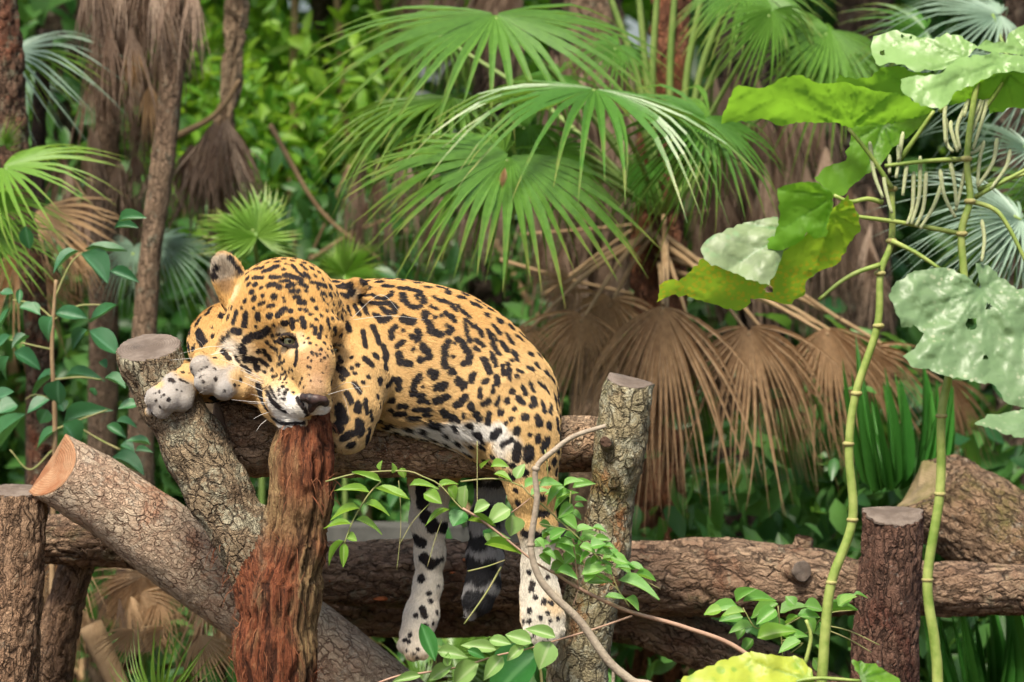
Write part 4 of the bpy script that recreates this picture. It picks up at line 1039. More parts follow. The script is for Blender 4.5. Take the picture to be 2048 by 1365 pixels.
big = thing('lobed_leaf_plant', 'tall plant with jointed green stems, huge lobed leaves and pale flower spikes', 'plant', Vector((at(1660, 1365, -.5)[0], -.5, 0)))
Bx, By, Bs = 1300, 40, 2.2754
big_leaf(big, M_b1, pl('320 470 380 310 400 297 520 312 600 265 680 250 770 290 900 285 1000 320 1130 335 1210 370 1300 410 1200 450 1100 470 960 480 905 497 830 465 700 465 620 480 570 480 520 450 430 462'), Bx, By, Bs, -.56, -.15, 1.0, (905, 490), 1, .006)
big_leaf(big, M_b1, pl('905 497 960 480 1100 470 1300 408 1250 470 1180 530 1100 590 1060 650 1000 690 930 740 880 800 830 800 780 760 750 720 800 670 890 640 900 580 920 520'), Bx, By, Bs, -.47, .3, -.35, (1060, 470), 2, .008)
big_leaf(big, M_b1, pl('580 765 650 742 760 740 840 800 830 850 800 990 745 1000 715 965 680 1010 600 1055 535 1040 535 990 570 985 590 900'), Bx, By, Bs, -.60, -.4, .3, (835, 800), 3, .008)
big_leaf(big, M_b4, pl('230 1040 255 1000 330 960 450 920 580 895 600 985 612 1045 580 1130 540 1208 430 1172 330 1132 245 1092'), Bx, By, Bs, -.56, .1, -.6, (640, 960), 4, .006)
big_leaf(big, M_b3, pl('35 1290 40 1210 95 1175 130 1190 240 1088 330 1128 430 1168 540 1203 600 1060 700 985 830 860 900 800 950 880 957 960 900 1030 850 1120 790 1140 710 1185 705 1250 630 1295 540 1275 460 1270 440 1310 390 1325 300 1300 180 1260 100 1250'), Bx, By, Bs, -.545, .05, .75, (830, 880), 5, .006, holes=((540, 1228, 17),))
big_leaf(big, M_b1, pl('845 290 860 240 905 265 990 268 1050 220 1110 205 1200 240 1290 240 1320 330 1210 360 1130 340 1000 322'), Bx, By, Bs, -.46, .1, .6, (1250, 330), 6, .006)
big_leaf(big, M_b2, pl('1005 120 1020 75 1110 45 1150 60 1290 88 1350 62 1420 75 1490 125 1450 170 1390 200 1330 225 1200 235 1160 205 1090 195 1040 215 1010 160'), Bx, By, Bs, -.50, -.1, -.7, (1440, 180), 7, .006, holes=((1058, 150, 10), (1150, 72, 9), (1186, 82, 7)))
big_leaf(big, M_b2, pl('1140 262 1200 256 1320 245 1350 210 1420 170 1560 150 1640 158 1760 165 1860 180 1900 205 1820 230 1640 235 1580 242 1480 292 1380 332 1345 400 1290 407 1220 380 1160 345 1140 300'), Bx, By, Bs, -.62, .15, -.7, (1600, 190), 8, .008)
big_leaf(big, M_b1, pl('1345 400 1380 330 1480 290 1530 235 1600 212 1700 240 1800 225 1880 290 1830 370 1740 400 1640 402 1540 432 1530 360 1440 370'), Bx, By, Bs, -.52, .2, .8, (1620, 235), 9, .006)
big_leaf(big, M_b2, pl('1485 130 1530 92 1620 105 1640 50 1710 20 1790 8 1870 40 1900 100 1850 165 1760 180 1640 152 1560 148'), Bx, By, Bs, -.54, .2, -.7, (1720, 150), 10, .006)
Cx, Cy, Cs = 1560, 480, 3.25
big_leaf(big, M_b5, pl('710 360 740 290 850 210 1000 182 1080 180 1200 230 1295 320 1300 300 1275 200 1270 152 1350 160 1420 230 1540 322 1620 300 1750 310 1900 360 2010 520 2030 720 1950 920 1800 1040 1640 1085 1530 1082 1450 1040 1400 950 1220 912 1060 882 940 842 860 832 805 752 895 690 930 610 870 558 800 572 760 480'), Cx, Cy, Cs, -.58, .12, -.45, (1310, 330), 11, .010, holes=((1245, 545, 38), (1355, 433, 20), (1335, 765, 16)))
big_leaf(big, M_b5, pl('1270 1192 1350 1140 1500 1112 1750 1080 1900 1090 2020 1150 2000 1230 1800 1285 1550 1282 1400 1235'), Cx, Cy, Cs, -.66, .2, -.9, (1700, 1180), 12, .006)
Zx, Zy, Zs = 1200, 860, 2.415
lowp = thing('low_lobed_plant', 'low lobed plant with a yellow mottled leaf at the foot of the jointed stems', 'plant', Vector(at(1560, 1500, -.6)))
big_leaf(lowp, M_b6, pl('390 1205 480 1160 600 1110 735 1070 830 1085 960 1100 1010 1140 1035 1200 1040 1330 700 1400 450 1330'), Zx, Zy, Zs, -.60, .1, -.7, (1000, 1210), 13, .008)
big_leaf(lowp, M_b1, pl('1210 1112 1330 1130 1440 1200 1480 1290 1380 1330 1280 1250'), Zx, Zy, Zs, -.56, .1, -.7, (1260, 1200), 14, .006)
twig(lowp, [(1530, 1385), (1620, 1358), (1720, 1362)], -.58, .004, .003, M_bs, 'stem'); twig(lowp, [(1530, 1385), (1540, 1500), (1540, 1800)], -.58, .004, .005, M_bs, 'stem')
twig(lowp, [(1610, 1330), (1622, 1275), (1612, 1240)], -.55, .004, .003, M_bs, 'stem')
# jointed stems
def jointed(pts, nodes, Y, r0, r1):
    twig(big, pts, Y, r0, r1, M_bs, 'stem', 0, nseg=12)
    for x, y in nodes:
        c = at(x, y, Y); V, F = ball_(c, .011, (1, 1, .55)); part('stem_node', mesh_from(V, F, M_bn), big)
jointed([(1590, 1900), (1640, 1400), (1650, 1270), (1663, 1165), (1705, 1040), (1698, 900), (1712, 787), (1755, 652), (1761, 547), (1783, 482), (1784, 374)], [(1663, 1165), (1705, 1040), (1697, 888), (1713, 787), (1757, 652), (1760, 547), (1783, 482), (1784, 378)], -.5, .0105, .0055)
jointed([(1880, 1900), (1876, 1400), (1870, 1290), (1855, 1160), (1880, 985), (1883, 832), (1896, 760), (1928, 600), (1923, 468), (1940, 400), (1934, 318), (1948, 200), (1960, 150)], [(1855, 1160), (1880, 988), (1883, 832), (1924, 468), (1940, 403), (1933, 318)], -.53, .0105, .005)
for pts in ('1784 376 1740 310 1697 257', '1800 320 1835 270 1868 222', '1924 468 1800 445 1667 428', '1765 405 1735 398 1700 404 1668 391', '1933 318 1860 322 1770 332', '1940 402 1990 420 2020 460 2060 540', '1783 482 1830 505 1880 538', '1760 530 1715 545 1680 565 1638 600', '1950 395 1985 375 2060 335', '1955 380 2010 360 2060 345', '1880 225 1905 180 1920 150', '1960 230 1990 190 2020 140'):
    twig(big, pl(pts), -.51, .0048, .0034, M_bs, 'leaf_stalk', -.02)
for ln in '''1060 810 1020 700 1000 555;1100 880 1070 760 1065 700;1090 700 1090 615;1120 720 1135 620 1152 510;1150 800 1170 650;1170 930 1195 850 1200 690;1190 930 1225 800 1230 620;1210 940 1245 850 1257 690;1230 950 1290 850 1330 740;1400 600 1370 500 1370 460;1410 590 1400 480 1470 330;1440 560 1500 420 1530 270;
1470 590 1520 430 1540 330;1440 610 1480 600 1510 570;1390 900 1340 800 1320 680;1390 870 1420 750 1440 660;1490 750 1500 640 1520 550;1490 760 1560 650 1580 540;1550 770 1620 670 1640 590;1510 1100 1522 1000 1510 910;1395 850 1385 740 1365 640;1345 560 1340 450 1345 380;1430 440 1450 360 1480 300;1460 460 1500 380 1510 310;1130 640 1130 570;1380 600 1350 560 1345 440'''.split(';'):
    P = pl(ln); C, R = spline([at(Bx + a / Bs, By + b / Bs, -.53 + .01 * k) for k, (a, b) in enumerate(P)], np.linspace(.0030, .0042, len(P)), .008)
    R = R * np.where(np.arange(len(R)) > len(R) - 2, .5, 1); part('flower_spike', mesh_from(*tube(C, R, 8), M_sp), big)

# ------------------------------------------------------------------ strap leaves and the undergrowth behind
M_strap = mat_leaf('strap_leaf', (0.045, 0.19, 0.03), (0.08, 0.26, 0.045), (0.2, 0.5, 0.05), .3, .35)
SL = [leaf_mesh(M_strap, d, .6, .0, s, rows=8, belly=.3) for d, s in ((.35, 1), (.6, 2), (.15, 3))]
for (x, y, Y, n, lab) in ((1790, 960, 1.05, 26, 'clump of dark green strap leaves behind the thick weathered log'), (1960, 1400, .95, 20, 'clump of green strap leaves under the right end of the level log'), (560, 1480, .9, 14, 'thin clump of strap leaves in the shade below the sloping pale log')):
    t_ = thing('strap_plant', lab, 'plant', Vector(at(x, y, Y)))
    for k in range(n):
        dx = random.uniform(-130, 150); h = random.uniform(110, 230)
        put_leaf(t_, SL, (x + dx * .35, y + 20), (x + dx, y - h), Y + random.uniform(-.1, .1), random.uniform(14, 24), nrm=(dx / 300, -.8, .5))
def leaf_cloud(n, pos_fn, size, mat, seed, up=.6, asp=.45, full=True):
    r = np.random.default_rng(seed)
    P = pos_fn(r, n); n = len(P)
    d = r.normal(0, 1, (n, 3)); d[:, 2] -= .3; d /= np.linalg.norm(d, axis=1)[:, None]
    nr = r.normal(0, .6, (n, 3)) + np.array([0, -.5, up]); nr -= d * (d * nr).sum(1)[:, None]; nr /= np.linalg.norm(nr, axis=1)[:, None]
    x = np.cross(d, nr); L = size * r.uniform(.5, 1.5, (n, 1)); w = L * asp * r.uniform(.7, 1.2, (n, 1))
    rows = [(0, .04), (.22, .40), (.48, .5), (.75, .34), (1.0, .02)] if full else [(0, .04), (.45, .5), (1.0, .02)]
    Vs = []
    for s, ww in rows:
        for u in (-1, 0, 1): Vs.append(P + d * L * s + x * (w * u * ww) + nr * L * (.10 * abs(u) * ww * 2 - .22 * s * s))
    V = np.stack(Vs, 1).reshape(-1, 3); m = len(rows) * 3
    b = np.arange(n)[:, None] * m; F = []
    for k in range(len(rows) - 1):
        for u in (0, 1): q = k * 3 + u; F.append(b + np.array([q, q + 1, q + 4, q + 3]))
    return mesh_from(V, np.concatenate(F), mat, True)
M_u1 = mat_leaf('undergrowth_leaf', (0.03, 0.12, 0.03), (0.12, 0.28, 0.06), (0.25, 0.5, 0.05), .3, .4, island=True, mott=.2)
M_u2 = mat_leaf('bright_leaf', (0.10, 0.30, 0.03), (0.30, 0.50, 0.05), (0.5, 0.8, 0.05), .45, .45, island=True, mott=.1)
M_u3 = mat_leaf('litter_leaf', (0.16, 0.09, 0.045), (0.38, 0.26, 0.14), (0.3, 0.18, 0.08), .15, .8, island=True, mott=.3, spec=.1)
GAPS = [(1300, 75, 34), (1290, 110, 22), (1330, 60, 20), (1345, 100, 20), (875, 160, 16), (1180, 10, 14), (612, 15, 14), (1640, 55, 14), (700, 560, 10), (960, 570, 8), (1075, 572, 8)]
def through_gap(P):
    v = P - CAM; zc = v[:, 1] * CP - v[:, 2] * SP; yc = v[:, 1] * SP + v[:, 2] * CP
    px = 1024 + FPX * v[:, 0] / zc; py = 682.5 - FPX * yc / zc
    m = np.zeros(len(P), bool)
    for x, y, r in GAPS: m |= (px - x) ** 2 + (py - y) ** 2 < (r * 1.6 + 22) ** 2
    return m
def clumps(cx, cy, cz, k, spread, rad):
    def fn(r, n):
        c = np.stack([r.uniform(*cx, k), r.uniform(*cy, k), r.uniform(*cz, k)], 1)
        P = c[r.integers(0, k, n)] + r.normal(0, 1, (n, 3)) * rad
        return P[(P[:, 2] > .02) & ~through_gap(P)]
    return fn
def bush(name, label, cat, cx, cy, cz, k, rad, n, size, mat, seed, asp=.45, stems=3):
    t_ = thing(name, label, cat, Vector(((cx[0] + cx[1]) / 2, (cy[0] + cy[1]) / 2, 0)))
    o = part('foliage', leaf_cloud(n, clumps(cx, cy, cz, k, 0, np.array(rad)), size, mat, seed, asp=asp), t_); o['kind'] = 'stuff'
    r = random.Random(seed)
    for q in range(stems):
        x, y = r.uniform(*cx), r.uniform(*cy)
        C, R = spline([np.array([x, y, 0.]), np.array([x + r.gauss(0, .1), y, cz[1] * .5]), np.array([x + r.gauss(0, .25), y, cz[1]])], [.03, .022, .008], .1)
        part('stem', mesh_from(*tube(C, R, 7), M_stalk_d), t_)
bush('far_shrub', 'sunlit yellow green shrub far behind the dead palm sapling', 'shrub', (-1.75, -.55), (4.2, 6.0), (1.2, 3.2), 60, (.22, .3, .2), 11000, .08, M_u2, 101)
bush('far_shrub', 'pale yellow green shrub catching light above the lime fan seedling', 'shrub', (-1.0, -.3), (3.0, 3.8), (1.65, 2.7), 40, (.16, .2, .14), 6000, .06, M_u2, 110)
bush('far_shrub', 'deep green shrub beyond the lime fan palm seedling', 'shrub', (-1.6, -.1), (3.0, 3.8), (.3, 1.7), 46, (.22, .2, .2), 8500, .08, M_u1, 102)
bush('far_shrub', 'glossy green shrub just beyond the jaguar\'s back', 'shrub', (-.6, .35), (2.4, 3.0), (.5, 1.5), 34, (.16, .15, .15), 5000, .07, M_u1, 103)
bush('far_shrub', 'green shrub behind the shaggy skirted palms', 'shrub', (.3, 2.6), (3.4, 4.6), (.2, 2.7), 80, (.28, .3, .25), 9000, .11, M_u1, 104)
bush('far_shrub', 'shaded shrub behind the silver fan palm', 'shrub', (-3.0, -1.3), (2.9, 4.4), (.2, 2.9), 80, (.25, .3, .25), 9000, .11, M_u1, 105)
bush('far_shrub', 'bright leafed shrub behind the dark skirted palm', 'shrub', (.1, 2.8), (5.0, 6.5), (1.4, 3.6), 60, (.3, .3, .25), 4500, .15, M_u2, 106)
bush('low_shrub', 'low shaded shrub under the sloping pale log', 'shrub', (-1.3, -.2), (1.3, 2.2), (.1, .75), 40, (.16, .16, .12), 600, .08, M_u1, 107, stems=2)
bush('low_shrub', 'low green shrub under the level log and hind paws', 'shrub', (-.1, .7), (1.3, 2.1), (.1, .8), 40, (.16, .16, .12), 800, .09, M_u1, 108, stems=2)
bush('low_shrub', 'low leafy shrub behind the dark sawn post', 'shrub', (.7, 1.7), (1.5, 2.3), (.1, 1.0), 44, (.18, .16, .14), 1700, .11, M_u1, 109, stems=2)
# wood behind everything
o = part('forest', leaf_cloud(42000, clumps((-9, 9), (7.5, 11), (.0, 6.0), 420, 0, np.array([.6, .5, .5])), .24, M_u1, 120, full=False)); tag(o, 'dense mass of green forest far behind the palms', 'forest', kind='stuff')
o = part('leaf_litter', leaf_cloud(9000, lambda r, n: np.stack([r.uniform(-5, 5, n), r.uniform(-1, 8, n), np.abs(r.normal(.06, .04, n))], 1), .12, M_u3, 121, up=1.6)); tag(o, 'brown dead leaves littering the ground under the logs', 'leaf litter', kind='stuff')
# trees standing between
M_tree = mat_bark('tree_bark', (0.12, 0.085, 0.06), (0.08, 0.055, 0.04), (0.02, 0.014, 0.01), (0.30, 0.30, 0.22), .3)
t_ = thing('dark_tree', 'dark lichened tree trunk with red patches beside the silver fan palm', 'tree', on_ground(20, 1.2))
trunk(t_, [(-60, -900, 1.2, 34), (-20, -150, 1.2, 36), (5, 60, 1.2, 34), (22, 250, 1.2, 30), (45, 450, 1.2, 24), (75, 700, 1.2, 24), (90, 1500, 1.2, 28)], 'plates', .014, 70, mat_bark('tree_bark_red', (.16, .10, .065), (.12, .07, .045), (.02, .014, .01), (.30, .30, .2), .35, (.30, .10, .05), .4))
for k, (x, Y, r_, lab) in enumerate(((640, 3.6, 34, 'slim dark tree behind the small palm seedling'), (780, 4.5, 40, 'brown tree deep in the shade beyond the broad green fans'), (1130, 3.2, 30, 'dark tree between the two shaggy skirted palms'), (1730, 3.0, 60, 'brown tree behind the blue green palm blades'), (2030, 2.4, 34, 'dark red brown stem at the foot of the blue green blades'), (120, 3.4, 46, 'shaded brown tree behind the two trunked palm'))):
    t_ = thing('tree', lab, 'tree', on_ground(x, Y))
    trunk(t_, [(x + 30, -900, Y, r_ * .6), (x + 20, -300, Y, r_ * .8), (x + random.uniform(-20, 20), 300, Y, r_), (x, 900, Y, r_ * 1.1), (x, 1500, Y, r_ * 1.3)], 'furrow', .02, 80 + k, M_tree)
    o = part('crown', leaf_cloud(900, clumps((at(x, 0, Y)[0] - .7, at(x, 0, Y)[0] + .7), (Y - .5, Y + .8), (3.2, 4.6), 20, 0, np.array([.25, .25, .2])), .15, M_u1, 130 + k), t_); o['kind'] = 'stuff'
# thin dry sticks crossing behind
for k, (a, Y, r_) in enumerate((('1000 520 1140 560 1320 600', 1.9, .006), ('1090 590 1250 470 1400 380', 1.9, .005), ('1040 470 1260 450 1420 420', 1.95, .004), ('350 275 430 230 480 160', 1.9, .010), ('540 250 640 420 760 520', 2.2, .008), ('620 520 700 470 770 440', 2.3, .007), ('1420 560 1520 600 1640 650', 1.5, .005), ('1680 640 1560 560 1480 520', 1.5, .006), ('130 330 190 420 240 440', 1.5, .004), ('700 330 640 470 600 560', 2.4, .006))):
    o = twig(None, pl(a), Y, r_, r_ * .6, M_stalk_d, 'dry_stick'); tag(o, 'thin dry brown stick caught among the palm leaves', 'stick', 'dry sticks among the palms')
# ------------------------------------------------------------------ the jaguar
fld = Field((-0.76, -0.29, 0.55), (0.15, 0.36, 1.52), 0.0036)
def jp(x, y, Y, r):
    return at(x, y, Y), r * mm(Y)
def chain(pts, k=0.02, flow=None):
    for p, q in zip(pts[:-1], pts[1:]):
        a, ra = jp(*p); b, rb = jp(*q)
        fld.cap(a, ra, b, rb, k, flow=flow)
# trunk of the body along the log
chain([(455, 690, .15, 78), (540, 680, .16, 98), (640, 690, .16, 118), (740, 706, .16, 130), (800, 712, .155, 137)], 0.05, (1, 0, -.2))
chain([(800, 712, .155, 137), (880, 728, .14, 136), (945, 766, .12, 127), (1000, 812, .09, 111)], 0.05, (1, 0, -.35))
chain([(1000, 815, .09, 112), (1022, 850, .06, 90)], 0.05, (.5, 0, -.8))
chain([(745, 755, .09, 92), (850, 765, .085, 90), (940, 785, .06, 84)], 0.05, (1, 0, -.15))          # belly, sagging over the near side of the log
# near hind leg
chain([(1005, 815, .02, 98), (1040, 862, -.01, 72), (1052, 910, -.02, 60), (1064, 975, -.025, 47)], 0.03)
chain([(1064, 975, -.025, 46), (1074, 1050, -.02, 36), (1077, 1140, -.015, 30), (1080, 1190, -.02, 36), (1086, 1235, -.035, 40)], 0.02)
chain([(1086, 1235, -.035, 40), (1090, 1262, -.05, 34)], 0.02)
for x, y, Y, r in ((1062, 1264, -.06, 17), (1080, 1274, -.072, 18), (1100, 1272, -.07, 18), (1114, 1260, -.055, 15)):
    chain([(1084, 1235, -.05, 20), (x, y, Y, r)], 0.006)
# far hind leg, behind the log
chain([(960, 830, .22, 90), (890, 900, .255, 58), (862, 960, .26, 42), (857, 1040, .25, 34), (860, 1110, .245, 27), (856, 1170, .24, 25), (843, 1230, .225, 31), (832, 1270, .21, 32)], 0.02)
for x, y, Y, r in ((812, 1290, .185, 17), (826, 1304, .175, 18), (843, 1303, .175, 17), (856, 1290, .185, 15)):
    chain([(832, 1266, .2, 20), (x, y, Y, r)], 0.006)
# tail
chain([(1060, 850, .20, 40), (1010, 905, .235, 32), (984, 960, .25, 28), (974, 1040, .245, 30), (970, 1110, .24, 31), (966, 1165, .235, 29), (955, 1200, .23, 25), (945, 1222, .23, 12)], 0.02)
# near foreleg
chain([(690, 690, .06, 92), (706, 760, -.02, 66), (702, 815, -.07, 52), (694, 858, -.085, 46)], 0.03)
chain([(694, 860, -.085, 44), (620, 815, -.03, 40), (540, 770, -.02, 40), (480, 752, -.06, 42)], 0.015)
chain([(480, 752, -.06, 44), (438, 750, -.108, 43)], 0.02)
for a, b in (((440, 742, -.115, 27), (402, 734, -.14, 23)), ((430, 738, -.10, 24), (398, 716, -.118, 15)),
             ((442, 752, -.125, 30), (414, 764, -.15, 26)), ((460, 758, -.125, 30), (448, 778, -.148, 24)), ((480, 762, -.10, 30), (480, 778, -.125, 23))):
    chain([a, b], 0.007)
# far foreleg
chain([(450, 680, .12, 66), (442, 735, .06, 46), (420, 765, -.0, 36), (375, 762, -.065, 35), (346, 778, -.10, 38)], 0.02)
for a, b in (((345, 780, -.11, 30), (312, 797, -.128, 23)), ((350, 782, -.115, 30), (338, 801, -.14, 24)), ((345, 792, -.11, 26), (324, 819, -.13, 20)),
             ((335, 800, -.11, 18), (300, 824, -.115, 11)), ((365, 785, -.105, 28), (364, 802, -.125, 23))):
    chain([a, b], 0.007)
# neck and head
chain([(560, 680, .12, 105), (570, 655, .02, 100)], 0.04, (1, 0, 0))
def hell(x, y, Y, rx, ry, rz, k=0.02, rot=0.0, yaw=0.0, sub=False, flow=(0, 0.4, 1)):
    s = mm(Y); cr, sr = math.cos(rot), math.sin(rot); cy, sy = math.cos(yaw), math.sin(yaw)
    Rm = np.array([[cr, 0, sr], [0, 1, 0], [-sr, 0, cr]]) @ np.array([[cy, -sy, 0], [sy, cy, 0], [0, 0, 1]])
    fld.ell(at(x, y, Y), (rx * s, ry * s, rz * s), Rm, k, sub, flow)
hell(570, 624, -.035, 112, 112, 108, 0.03, flow=(0, .6, 1))
hell(508, 688, -.045, 74, 80, 68, 0.03, flow=(-.8, .3, .3))
hell(640, 672, -.01, 52, 70, 64, 0.03, flow=(.8, .5, .2))
chain([(520, 745, -.05, 58), (560, 800, -.10, 40)], 0.025, (-.6, .3, .6))
hell(604, 660, -.105, 62, 45, 62, 0.03, flow=(0, .3, 1))                 # brow and stop
chain([(619, 672, -.135, 40), (628, 725, -.165, 37), (631, 782, -.195, 31)], 0.025, (0, .2, 1))      # nose bridge
hell(597, 738, -.125, 40, 44, 56, 0.035, flow=(-.3, .2, 1))               # side of the muzzle
hell(571, 640, -.135, 33, 22, 15, 0.02, rot=-.15, flow=(0, .3, 1))       # brow over the near eye
hell(660, 655, -.105, 26, 22, 16, 0.02, flow=(.3, .3, 1))
hell(572, 800, -.155, 45, 42, 38, 0.016, rot=.5, flow=(-.9, .2, .5))     # whisker pads
hell(604, 812, -.185, 30, 30, 25, 0.010, flow=(-.7, .2, .5))
hell(641, 808, -.185, 22, 26, 22, 0.010, flow=(.8, .2, .3))
chain([(560, 812, -.11, 36), (583, 838, -.155, 27)], 0.012, (-.6, .3, .4))   # chin
hell(600, 842, -.165, 24, 22, 17, 0.01, flow=(-.3, .2, -.6))
fld.cap(at(540, 822, -.215), .0055, at(578, 838, -.215), .0055, 0.006, sub=True)   # mouth line
fld.cap(at(578, 838, -.225), .0055, at(622, 834, -.225), .005, 0.006, sub=True)
# ears: cupped shells
hell(461, 562, -.02, 34, 17, 60, 0.012, rot=-.36, yaw=.35, flow=(-.3, 0, 1))
hell(453, 562, -.047, 24, 20, 47, 0.006, rot=-.36, yaw=.35, sub=True)
hell(478, 598, -.01, 34, 28, 30, 0.02, flow=(-.3, .2, 1))
hell(702, 583, .03, 40, 13, 22, 0.012, rot=-.5, yaw=-.5, flow=(.8, .2, .5))
hell(680, 600, .03, 26, 26, 26, 0.02, flow=(.6, .3, .6))
# eye sockets
def srf0(x, y):
    d = ray(x, y); d = d / np.linalg.norm(d)
    t = np.arange(4.6, 5.6, 0.002); P = CAM + d * t[:, None]
    g = np.round((P - fld.lo) / fld.h).astype(int)
    ok = ((g >= 0) & (g < fld.n)).all(1)
    v = np.full(len(t), 1.0); v[ok] = fld.F[g[ok][:, 0], g[ok][:, 1], g[ok][:, 2]]
    k = np.argmax(v < 0)
    return P[k]
EYE1 = srf0(577, 681) + np.array([.0, .0055, 0]); EYE2 = srf0(670, 701) + np.array([-.001, .009, 0])
LIDS = []
for e_, r_ in ((EYE1, .0165), (EYE2, .0135)):
    fld.ell(e_ + np.array([0, -.010, 0]), (r_ * 1.15, .013, r_ * .75), None, 0.006, sub=True)
    k_ = r_ / .0165
    for arc, rl in (((-.020, -.008, -.001), (-.010, -.0145, .0090), (.002, -.0165, .0113), (.012, -.014, .0075), (.020, -.009, -.003)), .0046), (((-.018, -.009, -.004), (-.006, -.0145, -.010), (.006, -.015, -.0115), (.020, -.009, -.005)), .0036):
        for a_, b_ in zip(arc[:-1], arc[1:]): fld.cap(e_ + np.array(a_) * k_, rl * k_, e_ + np.array(b_) * k_, rl * k_, .004, flow=(0, .3, 1)); LIDS += [e_ + np.array(a_) * k_, e_ + np.array(b_) * k_, e_ + (np.array(a_) + np.array(b_)) * k_ / 2]

V, Fq = surface_nets(fld.F, fld.lo, fld.h)
# a light relaxation takes the grid out of the surface
ed = np.concatenate([Fq[:, [0, 1]], Fq[:, [1, 2]], Fq[:, [2, 3]], Fq[:, [3, 0]]])
deg = np.bincount(ed.ravel(), minlength=len(V))[:, None]
def relax(X, lam):
    acc = np.zeros_like(X); np.add.at(acc, ed[:, 0], X[ed[:, 1]]); np.add.at(acc, ed[:, 1], X[ed[:, 0]])
    return X + lam * (acc / deg - X)
for lam in (.5, -.52, .5, -.52, .4): V = relax(V, lam)
bvh = BVHTree.FromPolygons(V.tolist(), Fq.tolist())
kd = kdtree.KDTree(len(V))
for i, p in enumerate(V): kd.insert(p, i)
kd.balance()
NV = len(V)
tri = V[Fq[:, 1]] - V[Fq[:, 0]]; tri2 = V[Fq[:, 2]] - V[Fq[:, 0]]
fn = np.cross(tri, tri2); VN = np.zeros_like(V)
for c in range(4): np.add.at(VN, Fq[:, c], fn)
VN /= np.linalg.norm(VN, axis=1)[:, None] + 1e-12
if (VN * (V - V.mean(0))).sum() < 0:
    VN = -VN; Fq = Fq[:, ::-1].copy()

def shoot(x, y):
    d = ray(x, y)
    hit = bvh.ray_cast(Vector(CAM), Vector(d).normalized(), 8.0)
    return None if hit[0] is None else np.array(hit[0])

spot = np.full(NV, 0.05); near = np.full(NV, 0.3)
def blob(p, r, reach=0.012, cov=True):
    for co, i, dist in kd.find_range(Vector(p), r + reach):
        if dist - r < spot[i]: spot[i] = dist - r
    if cov:
        for co, i, dist in kd.find_range(Vector(p), 0.045):
            if dist < near[i]: near[i] = dist
def stroke(pts, r, x0, y0, s):
    pts = [(x0 + a / s, y0 + b / s) for a, b in pts]; r = r / s
    Q = [pts[0]]
    for a, b in zip(pts[:-1], pts[1:]):
        n = max(1, int(math.hypot(b[0] - a[0], b[1] - a[1]) / 3))
        Q += [(a[0] + (b[0] - a[0]) * (k + 1) / n, a[1] + (b[1] - a[1]) * (k + 1) / n) for k in range(n)]
    for x, y in Q:
        p = shoot(x, y)
        if p is not None: blob(p, r * mm(p[1]) * random.uniform(.88, 1.1))
def strokes(txt, x0, y0, s):
    for ln in txt.split(';'):
        q = [float(v) for v in ln.replace(',', ' ').split()]
        if len(q) >= 3: stroke(list(zip(q[0:-1:2], q[1:-1:2])), q[-1], x0, y0, s)

